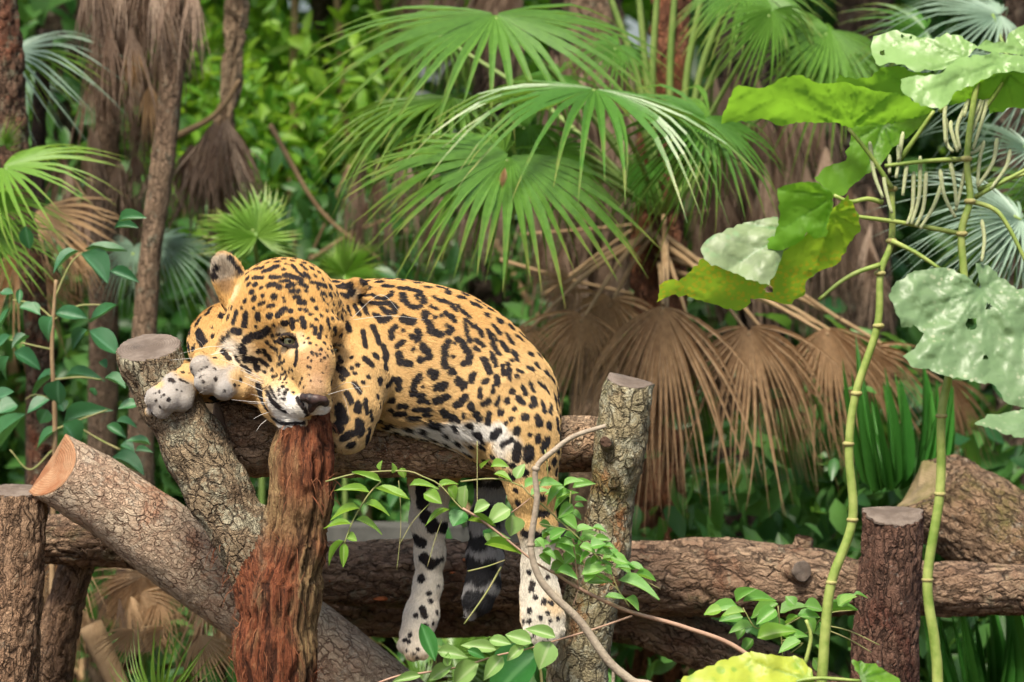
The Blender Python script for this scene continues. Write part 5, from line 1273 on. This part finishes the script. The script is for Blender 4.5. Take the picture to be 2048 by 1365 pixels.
BODY = '''330 170 400 165 440 185 480 190 530 165 530 145 13;590 120 640 125 700 140 740 180 735 210 19;600 160 610 200 650 235 700 245 715 235 17;690 170 700 190 10;
400 215 460 220 520 220 555 245 550 280 500 275 470 250 14;320 210 350 240 370 285 13;420 290 460 330 500 325 515 310 16;245 240 260 290 8;290 235 320 290 12;610 320 665 340 26;
345 400 360 500 14;410 370 440 440 450 480 16;475 500 495 560 490 640 19;555 370 530 400 530 440 16;610 395 13;700 390 710 430 690 460 660 430 16;600 470 565 495 13;
750 280 745 320 775 350 790 400 850 420 18;810 310 13;855 300 11;890 360 920 390 900 405 16;880 280 920 300 940 335 18;790 240 830 255 9;800 175 850 205 9;870 200 920 230 950 265 12;960 230 1000 280 1040 310 10;
1010 325 1015 370 1020 420 1040 460 13;1030 340 1060 370 9;1080 370 1110 400 1120 430 14;1090 460 1120 490 14;1075 510 1100 525 11;905 470 880 510 875 560 870 600 890 630 17;940 480 11;
965 450 1000 490 1010 520 1040 555 1030 600 1000 610 17;930 568 10;735 495 765 530 775 560 21;675 515 13;580 550 590 600 650 615 19;720 590 23;925 665 20;790 670 810 690 29;360 580 400 620 17;
1130 580 1150 620 1170 670 14;1180 540 1200 590 1215 630 12;1215 690 1220 740 12;1160 400 1180 450 1200 510 1230 550 14;1190 420 1210 455 9;1250 480 1275 520 19;1190 360 1230 410 14;1280 420 1320 480 10;
1320 530 1350 590 14;1310 590 12;1250 620 1260 690 8;1285 610 1300 670 1295 710 11;1340 690 14;1365 660 17;380 700 12;455 720 23;500 755 540 720 575 720 575 780 16;715 695 680 740 665 800 735 820 19;735 765 9;
825 765 870 760 25;965 720 1000 755 24;1055 685 1050 730 17;1140 725 21;1105 785 1105 820 16;1190 760 1190 800 10;440 825 14;530 850 25;820 855 890 825 19;950 885 1010 835 21;1045 870 1050 900 19;1125 875 1165 860 16;1230 830 1210 880 10;
710 855 770 857 10;575 888 625 888 12;680 910 780 912 12;525 915 11;455 890 7;560 945 610 935 17;645 965 705 965 17;740 940 780 945 8;870 930 920 965 955 975 24;1000 950 19;1085 945 1100 970 20;1165 940 1160 995 17;1240 925 19;1330 905 15;
1315 790 19;1385 765 1400 810 14;1355 835 1380 870 16;1280 855 17;1430 740 1450 785 14;1490 740 1530 770 1550 800 11;1455 840 1465 880 1440 890 18;1510 860 1525 920 12;1570 880 1560 930 12;
1395 960 25;1480 960 1490 1000 19;1555 1015 25;1345 1050 26;1430 1075 16;1480 1085 1480 1120 13;1305 970 14;1275 1000 13;1540 1115 1515 1165 22;1425 1170 1420 1225 28;1350 1150 1340 1230 23;1310 1110 1250 1140 14;1225 1050 1190 1090 24;
1040 1020 26;790 1005 835 1015 29;640 1035 26;490 1030 530 1005 17;945 1035 22;450 980 19;190 900 215 970 34;180 1030 35;320 1000 325 1060 31;220 1095 260 1070 26;308 870 312 920 16;360 850 370 930 11;100 1110 140 1130 30;265 1140 28;385 1040 370 1120 17;
290 740 325 800 13;345 735 10;310 620 10;290 670 10;265 570 8;270 640 8;400 980 395 920 9;240 800 270 860 15;180 640 230 680 13'''
HEAD = '''960 125 1010 110 13;1050 103 1120 108 13;850 170 890 150 9;895 182 940 175 13;960 195 1000 180 1035 165 17;1090 150 5;890 235 945 235 9;1000 230 1050 232 12;1090 220 1140 230 1180 245 15;1130 160 1150 180 10;1185 155 1215 185 8;1210 210 1235 235 12;
1160 195 1200 230 8;985 280 1015 275 14;1050 293 15;1105 285 1135 278 12;1125 322 1170 318 12;1145 353 1172 355 12;1060 258 1110 255 6;1180 270 1220 290 10;1218 320 11;1250 265 10;1275 268 1340 290 11;1290 300 9;1320 330 1340 350 10;1018 355 19;945 350 7;925 400 955 388 7;
890 425 6;985 412 1015 405 7;940 295 8;1075 360 5;1080 385 5;1175 385 1205 390 14;1258 372 10;1325 375 9;1310 340 8;1395 345 9;1385 400 9;1350 400 8;785 455 765 510 17;843 460 835 530 16;915 462 917 490 14;990 472 19;1040 470 1060 450 1080 430 14;1120 443 15;1180 432 9;
1215 438 11;1243 460 10;1280 495 12;1310 470 8;1345 440 8;1380 490 9;1350 495 7;1350 510 1362 550 8;1392 550 1395 590 11;1312 540 1298 610 8;1275 545 1270 580 9;1255 535 8;1075 520 1095 515 13;1128 495 1135 545 12;1190 485 1205 545 12;1160 500 6;762 565 800 572 17;
840 625 880 600 940 590 980 560 21;735 595 700 625 16;1008 595 10;1018 533 7;905 538 4;815 665 825 695 19;700 690 740 740 17;975 640 9;1005 665 1035 685 10;1025 632 8;920 695 12;955 690 965 710 8;1055 730 10;985 720 995 745 9;835 745 870 735 900 755 17;780 730 800 755 11;
925 745 975 780 8;912 797 18;1040 778 1080 755 7;1005 808 7;960 820 6;815 780 860 815 10;1010 848 1040 845 6;1060 840 1090 820 6;1130 810 5;1070 910 7;1045 962 6;1082 988 6;1180 890 6;1100 930 4;1240 640 6;1250 700 5;1230 610 6;1310 680 7;1330 640 7;1340 600 6;
965 920 1000 990 1060 1050 4;985 905 1030 985 4;975 960 1020 1030 1090 1070 4;915 900 945 1000 990 1070 13;1010 1105 1060 1135 1130 1140 1200 1135 7;1158 690 1156 740 1148 775 9;
1040 590 1075 585 1110 592 1150 625 1160 660 7;1050 610 1080 645 1120 660 1160 662 7;1370 660 1410 650 1440 660 6;1375 690 1410 700 6;740 115 800 180 825 225 14;1400 290 1490 285 1500 330 20;1440 340 1470 350 12;
535 525 560 490 13;545 580 580 640 28;600 460 645 400 10;635 545 8;635 600 9;1440 800 1470 835 14;1420 730 1440 760 8;1400 760 1420 790 6;1430 850 1445 870 7;1160 980 1195 1030 1225 1090 10'''
PAWS = '''430 740 480 765 26;250 910 14;265 1000 14;360 930 16;420 985 22;520 870 20;580 890 12;310 1085 14;500 640 520 680 12;600 650 20;700 610 18;670 665 16;730 690 14;990 470 28;900 500 10;850 770 16;865 845 18;1000 740 26;1115 890 18;1235 810 24;1290 820 14;1310 740 26;800 630 890 590 9;300 880 320 960 8;560 740 700 800 9;980 600 1000 620 9;800 710 860 680 6'''  # spots, plus thin strokes painting the dark of the toe creases into the coat
LEGS = '''545 330 550 400 30;570 470 620 520 30;510 590 550 615 26;560 690 600 730 24;635 710 17;545 805 22;660 700 14;590 885 10;597 930 10;555 970 565 1005 13;518 1008 9;630 985 8;570 1060 10;610 1050 7;485 1110 8;640 845 10;610 530 680 530 26;550 280 640 270 36;
1130 770 9;1145 830 1140 870 11;1230 800 9;1165 910 13;1210 930 13;1250 940 9;1130 980 13;1230 990 8;1195 1018 11;1105 1037 1135 1037 9;1245 1035 7;1070 400 18;1100 560 1200 575 18;1285 1020 8;1060 330 14;1160 450 1230 460 14;1040 260 20;1200 370 16;1150 690 12;1220 690 14;
455 1140 5;480 1150 5;500 1215 6;530 1190 6;470 1200 4;490 1245 5;520 1235 5;440 1200 4;1160 1110 6;1190 1100 5;1140 1130 5;1230 1120 5;1210 1150 5'''
rs = random.Random(5)
for _ in range(30): HEAD += ';%d %d %.1f' % (rs.gauss(1270, 55), rs.gauss(720, 70), rs.uniform(1.0, 3.0))
for _ in range(26): HEAD += ';%d %d %.1f' % (rs.gauss(1090, 40), rs.gauss(870, 50), rs.uniform(2.5, 4.5))
strokes(BODY, 620, 540, 3.25); strokes(HEAD, 220, 480, 3.102); strokes(PAWS, 270, 640, 6.203); strokes(LEGS, 640, 860, 2.703)

for q in LIDS:
    if np.linalg.norm(q - EYE1) < .03: blob(q, .0040, .006)
# coat on the sides the photograph does not show: rosettes on the body, small spots on legs and head
def dist_to(px, py, Y): return np.linalg.norm(V - at(px, py, Y), axis=1)
order = rng.permutation(NV); brow_z = at(600, 640, -.12)[2]
legz = at(900, 935, .1)[2]
facing = (VN * (V - CAM)).sum(1) < 0
is_head = dist_to(575, 680, -.06) < .19
clear = np.minimum(dist_to(600, 745, -.18), dist_to(625, 780, -.2)) < .07
for i in order:
    p = V[i]
    if is_head[i] and facing[i] and p[2] > brow_z and p[0] < at(690, 0, 0)[0] and near[i] > .0165 and not (p[0] < at(498, 0, 0)[0] and p[2] > at(0, 612, 0)[2]):
        blob(p, random.uniform(.0025, .0055), .012); continue
    if facing[i] and p[2] > legz:
        if near[i] < .027 or (is_head[i] and p[0] < at(668, 0, 0)[0]) or p[1] < -.09 or clear[i]: continue
        blob(p, random.uniform(.005, .009), .012); q = p + rng.normal(0, .008, 3); blob(V[kd.find(Vector(q))[1]], random.uniform(.004, .007), .012); continue
    if near[i] < .0445 and p[2] > legz and p[1] > -.03: continue
    if p[0] < at(498, 0, 0)[0] and p[2] > at(0, 612, 0)[2]: continue
    if p[2] < legz or p[1] < -.03:
        if near[i] < .026 or facing[i]: continue
        blob(p, random.uniform(.005, .010), .01)
    elif is_head[i]:
        blob(p, random.uniform(.006, .010), .01)
    else:
        t1 = unit(np.cross(VN[i], [0.3, 0.2, 1])); t2 = np.cross(VN[i], t1); a0 = random.random() * 6.28
        for k in range(5):
            if random.random() < .15: continue
            a = a0 + k * 1.257; R_ = random.uniform(.022, .028)
            q = p + (t1 * math.cos(a) + t2 * math.sin(a)) * R_
            co, j, dd = kd.find(Vector(q)); blob(V[j], random.uniform(.008, .012), .012)
        blob(p, .004)

# ground colour of the coat
OCH = np.array([0.58, 0.335, 0.105]); TAN = np.array([0.62, 0.41, 0.175]); CRM = np.array([0.74, 0.58, 0.36]); WHT = np.array([0.78, 0.75, 0.69]); GRY = np.array([0.40, 0.39, 0.39])
zz = (V[:, 2] - at(800, 840, .05)[2]) / (at(800, 600, .05)[2] - at(800, 840, .05)[2])
coat = TAN + (OCH - TAN) * sstep(.35, .95, zz)[:, None] * .75
coat *= (0.9 + 0.2 * fbm(V * 22, 3)[:, None])
def paint(px, py, Y, r0, r1, c, amt=1.0):
    global coat
    c0 = shoot(px, py) if Y <= .021 else None
    d = (np.linalg.norm(V - c0, axis=1) if c0 is not None else dist_to(px, py, Y)) / mm(Y)
    wgt = (1 - sstep(r0, r1, d + 8 * (fbm(V * 60, 9) - .5)))[:, None] * amt
    coat = coat * (1 - wgt) + c * wgt
paint(575, 560, -.08, 70, 130, OCH, .8); paint(640, 640, -.1, 30, 80, OCH, .5)
paint(628, 730, -.17, 28, 52, np.array([.50, .29, .135]), .9); paint(625, 775, -.2, 18, 40, np.array([.42, .26, .15]), .8); paint(598, 760, -.17, 16, 44, TAN, .6)
for x, y, Y in ((460, 700, -.09), (480, 720, -.1), (500, 745, -.1)): paint(x, y, Y, 20, 55, CRM, .7)
paint(455, 705, -.1, 10, 36, WHT, .8)
paint(606, 690, -.17, 4, 20, CRM, .85); paint(600, 672, -.17, 3, 14, CRM, .7); paint(562, 664, -.15, 6, 18, CRM, .9); paint(582, 705, -.16, 4, 16, CRM, .8); paint(567, 700, -.15, 4, 14, CRM, .8)
paint(575, 845, -.16, 24, 44, WHT); paint(556, 805, -.19, 22, 40, WHT, .9); paint(590, 815, -.21, 22, 34, WHT, .95); paint(640, 825, -.2, 14, 26, WHT)
paint(545, 770, -.17, 10, 40, CRM, .6)
paint(335, 795, -.12, 62, 84, np.array([.38, .36, .335]), .95); paint(418, 755, -.14, 50, 72, np.array([.38, .36, .335]), .9); paint(455, 785, -.15, 20, 34, np.array([.38, .36, .335]), .8)
paint(370, 745, -.06, 12, 34, TAN, .9); paint(440, 715, -.1, 16, 36, TAN, .9); paint(478, 760, -.13, 14, 30, TAN, .8); paint(318, 770, -.11, 4, 16, TAN, .9)
for x in range(775, 1001, 20):
    for y, Y in ((866, .0), (885, .03), (890, .08)): paint(x, y, Y, 16, 34 if x < 960 else 26, WHT, .9)
paint(1010, 895, .02, 20, 45, WHT, .8); paint(1035, 930, -.02, 20, 40, CRM, .7)
for x, y, Y in ((857, 1020, .24), (858, 1080, .24), (858, 1140, .23), (850, 1200, .21), (835, 1260, .19)): paint(x, y, Y, 45, 75, np.array([.76, .71, .62]), .85)
for x, y, Y in ((1078, 1120, -.03), (1078, 1150, -.03), (1080, 1180, -.03), (1086, 1230, -.05), (1088, 1270, -.06)): paint(x, y, Y, 45, 75, np.array([.62, .575, .49]), .85)
paint(1110, 1210, -.03, 10, 40, TAN, .6); paint(690, 900, -.1, 20, 45, CRM, .5)
paint(442, 535, -.04, 20, 40, np.array([.40, .35, .28]), .9); paint(470, 585, -.04, 10, 26, CRM, .7); paint(452, 572, -.03, 8, 24, np.array([.24, .135, .06]), .85); paint(482, 550, -.01, 4, 16, np.array([.03, .02, .015]), .9)
paint(712, 588, .01, 6, 18, CRM, .8)
# banded tail
ta = (at(984, 945, .25) - V)[:, 2] / mm(.25)
spot -= .0024
spot += (fbm(V * 110, 31, 3) - .5) * np.where(is_head, .0045, .009)
pawm = (dist_to(340, 790, -.11) < .075) | (dist_to(430, 760, -.13) < .065)
spot[pawm] += .0014
tail = np.minimum.reduce([dist_to(x, y, .24) for x, y in ((984, 960), (979, 1000), (974, 1040), (972, 1075), (970, 1110), (968, 1140), (966, 1165), (957, 1195), (947, 1222), (952, 1210))]) < .050
band = np.sin(ta / 62.0 * 2 * math.pi + 1.2 + 9 * fbm(V * 24, 4, 3)) * .5 + .62
tb = np.where((ta > 28) & (ta < 62), .1 + .3 * fbm(V * 60, 8, 2), band)
dk = sstep(.22, .55, tb) * .95
coat[tail] = (GRY * (1 - dk[:, None]) + np.array([.012, .012, .016]) * dk[:, None])[tail]
spot[tail] = .05

FUR_IDX_OK = np.ones(NV, bool)
def mat_coat():
    m, t, out = new_mat('jaguar_coat')
    v = coords(t)
    s = math_(t, 'ADD', attr(t, 'spot'), math_(t, 'MULTIPLY', math_(t, 'SUBTRACT', noise(t, 190, 3, v), 0.5), 0.006))
    f = mapr(t, s, -0.0016, 0.0014, 1.0, 0.0)
    c = mixc(t, f, attr(t, 'coat', 'Color'), (0.011, 0.010, 0.013))
    hair = noise(t, 420, 3, v, 0.6)
    c = mixc(t, mapr(t, hair, 0.3, 0.7, 0.0, 0.22), c, (0.16, 0.085, 0.03))
    principled(t, out, c, 0.7, 0.2, bump(t, hair, 0.5, 0.003))
    return m
M_coat = mat_coat()
jag = thing('jaguar', 'spotted jaguar lying along a log with its chin on the forked post and legs dangling', 'jaguar', Vector(at(800, 880, .12)))
body = part('body', mesh_from(V, Fq, M_coat, True, {'spot': spot, 'coat': coat}, 'jaguar_body'), jag)

# short fur
prA = np.array([q[0] for q in fld.prims]); prR = np.array([q[1] for q in fld.prims]); prB = np.array([q[2] for q in fld.prims]); prS = np.array([q[3] for q in fld.prims]); prF = np.array([q[4] for q in fld.prims])
flow = np.zeros((NV, 3)); wsum = np.zeros(NV)
for a, ra, b, rb, fl in zip(prA, prR, prB, prS, prF):
    ba = b - a; tt = np.clip(((V - a) @ ba) / max(1e-9, ba @ ba), 0, 1)
    d = np.linalg.norm(V - a - tt[:, None] * ba, axis=1) - (ra + (rb - ra) * tt)
    wg = np.exp(-np.clip(d, -.02, 1) / .012); flow += wg[:, None] * fl; wsum += wg
flow /= wsum[:, None]
flow -= VN * (flow * VN).sum(1)[:, None]
flow /= np.linalg.norm(flow, axis=1)[:, None] + 1e-6
flen = np.full(NV, .0085)
hd = dist_to(580, 690, -.08) / mm(-.08)
flen = np.where(hd < 210, .0075, flen)
for x, y, Y, r, L in ((628, 740, -.18, 70, .0035), (572, 850, -.16, 34, .012), (465, 700, -.1, 36, .016), (452, 560, -.04, 44, .013), (712, 588, .02, 26, .010), (577, 681, -.16, 26, .0025), (670, 701, -.12, 16, .002), (632, 800, -.21, 22, .002)):
    flen = np.where(dist_to(x, y, Y) < r * mm(Y), L, flen)
for x in range(730, 1011, 15): flen = np.where(dist_to(x, 866, .01) < .034, .022, flen)
flen = np.where(tail, .016, flen)
flen = np.where((dist_to(340, 790, -.11) < .075) | (dist_to(430, 760, -.13) < .065), .003, flen)
fc = V[Fq]
ar = 0.5 * np.linalg.norm(np.cross(fc[:, 2] - fc[:, 0], fc[:, 3] - fc[:, 1]), axis=1)
vis = (VN[Fq[:, 0]] * (V[Fq[:, 0]] - CAM)).sum(1) < .45
pr = ar * np.where(vis, 1.0, .25); pr /= pr.sum()
NH = 230000
fi = rng.choice(len(Fq), NH, p=pr); u_, v_ = rng.random(NH), rng.random(NH)
W4 = np.stack([(1 - u_) * (1 - v_), u_ * (1 - v_), u_ * v_, (1 - u_) * v_], 1)
def bl(A): return (A[Fq[fi]] * (W4[..., None] if A.ndim > 1 else W4)).sum(1)
P0 = bl(V); N0 = bl(VN); D0 = bl(flow) + rng.normal(0, .22, (NH, 3)); L0 = bl(flen) * rng.uniform(.6, 1.25, NH)
D0 -= N0 * (D0 * N0).sum(1)[:, None]; D0 /= np.linalg.norm(D0, axis=1)[:, None] + 1e-6
lift = rng.uniform(.12, .42, NH)[:, None]
P1 = P0 + L0[:, None] * (.5 * D0 + .42 * lift * N0); P2 = P0 + L0[:, None] * (1.0 * D0 + .55 * lift * N0)
jn = np.array([kd.find(Vector(q))[1] for q in (P0 * .4 + P2 * .6)])
sp = spot[jn] + rng.normal(0, .0006, NH) + ((P0 * .4 + P2 * .6 - V[jn]) ** 2).sum(1) * 0; bc = coat[jn]
kf = np.clip(.5 - sp / .0022, 0, 1)[:, None]
hc = bc * rng.uniform(.78, 1.22, (NH, 1)) * (1 - kf) + np.array([.012, .011, .014]) * kf
hcv = bpy.data.hair_curves.new('fur')
hcv.add_curves([3] * NH)
hcv.points.foreach_set('position', np.stack([P0 - N0 * .0008, P1, P2], 1).astype(np.float32).ravel())
hcv.points.foreach_set('radius', np.tile(np.array([.00042, .00034, .00008], np.float32), NH))
ca = hcv.attributes.new('hair_color', 'FLOAT_COLOR', 'CURVE')
ca.data.foreach_set('color', np.concatenate([np.clip(hc, 0, 1), np.ones((NH, 1))], 1).astype(np.float32).ravel())
mf, t, out = new_mat('jaguar_fur')
principled(t, out, attr(t, 'hair_color', 'Color'), 0.55, 0.25)
hcv.materials.append(mf)
fur = part('fur', hcv, body); fur['kind'] = 'stuff'

# eyes, nose, whiskers
def ball(c, r, n=20, sq=(1, 1, 1)):
    Vb, Fb = [], []
    for i in range(n + 1):
        th = math.pi * i / n
        for j in range(n): Vb.append((math.sin(th) * math.cos(2 * math.pi * j / n), -math.cos(th), math.sin(th) * math.sin(2 * math.pi * j / n)))
    for i in range(n):
        for j in range(n): Fb.append([i * n + j, i * n + (j + 1) % n, (i + 1) * n + (j + 1) % n, (i + 1) * n + j])
    return np.array(Vb) * np.array(sq) * r + c, Fb
def mat_eye():
    m, t, out = new_mat('jaguar_eye')
    g = attr(t, 'iris')
    v = coords(t)
    c = mixc(t, mapr(t, noise(t, 700, 3, v), .3, .7), (0.42, 0.40, 0.20), (0.27, 0.28, 0.13))
    c = mixc(t, mapr(t, g, .62, .70), c, (0.02, 0.015, 0.012))
    c = mixc(t, mapr(t, g, .24, .20), c, (0.004, 0.004, 0.004))
    p = principled(t, out, c, 0.08, 0.6)
    p.inputs['Coat Weight'].default_value = 0.6; p.inputs['Coat Roughness'].default_value = 0.03
    return m
M_eye = mat_eye()
for c, r, look in ((EYE1, .0160, (.18, -1, -.12)), (EYE2, .0130, (.5, -1, -.1))):
    Vb, Fb = ball(c + np.array([0, .0035, 0]), r)
    cen = Vb.mean(0); g = np.arccos(np.clip(((Vb - cen) / r) @ unit(look), -1, 1)) / 1.1
    part('eye', mesh_from(Vb, Fb, M_eye, True, {'iris': g}), jag)
# nose leather: a wide T with two nostrils
nf = Field(at(632, 805, -.22) - .05, at(632, 805, -.22) + .05, .0016)
def nz(x, y, dy): 
    p = shoot(x, y); return p + np.array([0, dy, 0])
npts = [nz(608, 795, .001), nz(620, 797, -.001), nz(634, 799, -.001), nz(645, 801, .001), nz(650, 806, .004)]
for a, b in zip(npts[:-1], npts[1:]): nf.cap(a, .0085, b, .0085, .006)
nf.cap(nz(628, 806, .0), .010, nz(622, 818, .002), .007, .008)
nf.cap(nz(622, 818, .003), .004, nz(617, 830, .003), .0022, .006)
nf.cap(nz(612, 803, -.012), .0035, nz(619, 808, -.010), .0035, .004, sub=True)
nf.cap(nz(644, 808, -.010), .003, nz(638, 811, -.012), .003, .004, sub=True)
Vn, Fn = surface_nets(nf.F, nf.lo, nf.h)
mn, t, out = new_mat('nose_leather')
v = coords(t)
nzc = mixc(t, mapr(t, noise(t, 60, 4, v), .4, .65), (0.022, 0.016, 0.016), (0.075, 0.042, 0.036))
principled(t, out, nzc, 0.5, 0.4, bump(t, noise(t, 700, 2, v), .4, .001))
part('nose', mesh_from(Vn, Fn, mn), jag)
mw, t, out = new_mat('whisker'); principled(t, out, (0.8, 0.78, 0.72), 0.35, 0.5)
WH = '''1560 720 1300 580 1060 490;1600 760 1350 640 1080 560;1600 790 1300 680 1010 600;1620 900 1350 780 1180 730;1580 800 1150 640 1060 560;1660 1000 1500 940 1440 920;1640 1030 1380 1010 1200 990;1640 1050 1400 1030;
1680 1140 1560 1180 1470 1230;1650 1230 1560 1300 1500 1390;1330 680 1100 690 960 820 800 910;1180 370 950 330 560 420;1100 400 760 470 430 500;860 350 820 280 740 220'''
for i, ln in enumerate(WH.split(';')):
    q = [float(x) for x in ln.split()]
    pts = [(270 + a / 6.203, 640 + b / 6.203) for a, b in zip(q[0::2], q[1::2])]
    p0 = shoot(*pts[0]); Y0 = p0[1] if p0 is not None else -.15
    P = [p0 if p0 is not None else at(*pts[0], Y0)] + [at(x, y, Y0 - .012 - .012 * k) for k, (x, y) in enumerate(pts[1:])]
    C, R_ = spline(P, np.linspace(.00055, .00016, len(P)), .012)
    part('whisker', mesh_from(*tube(C, R_, 4), mw), jag)
for ln in ('700 640 760 590 800 625', '664 780 700 765 728 790', '668 770 690 800 700 840', '706 640 780 632 850 640', '655 790 690 780 740 772'):
    q = [float(x) for x in ln.split()]; p0 = shoot(q[0], q[1]); 
    if p0 is None: continue
    P = [p0, at(q[2], q[3], p0[1] - .03), at(q[4], q[5], p0[1] - .05)]
    C, R_ = spline(P, [.0005, .0003, .00015], .012); part('whisker', mesh_from(*tube(C, R_, 4), mw), jag)
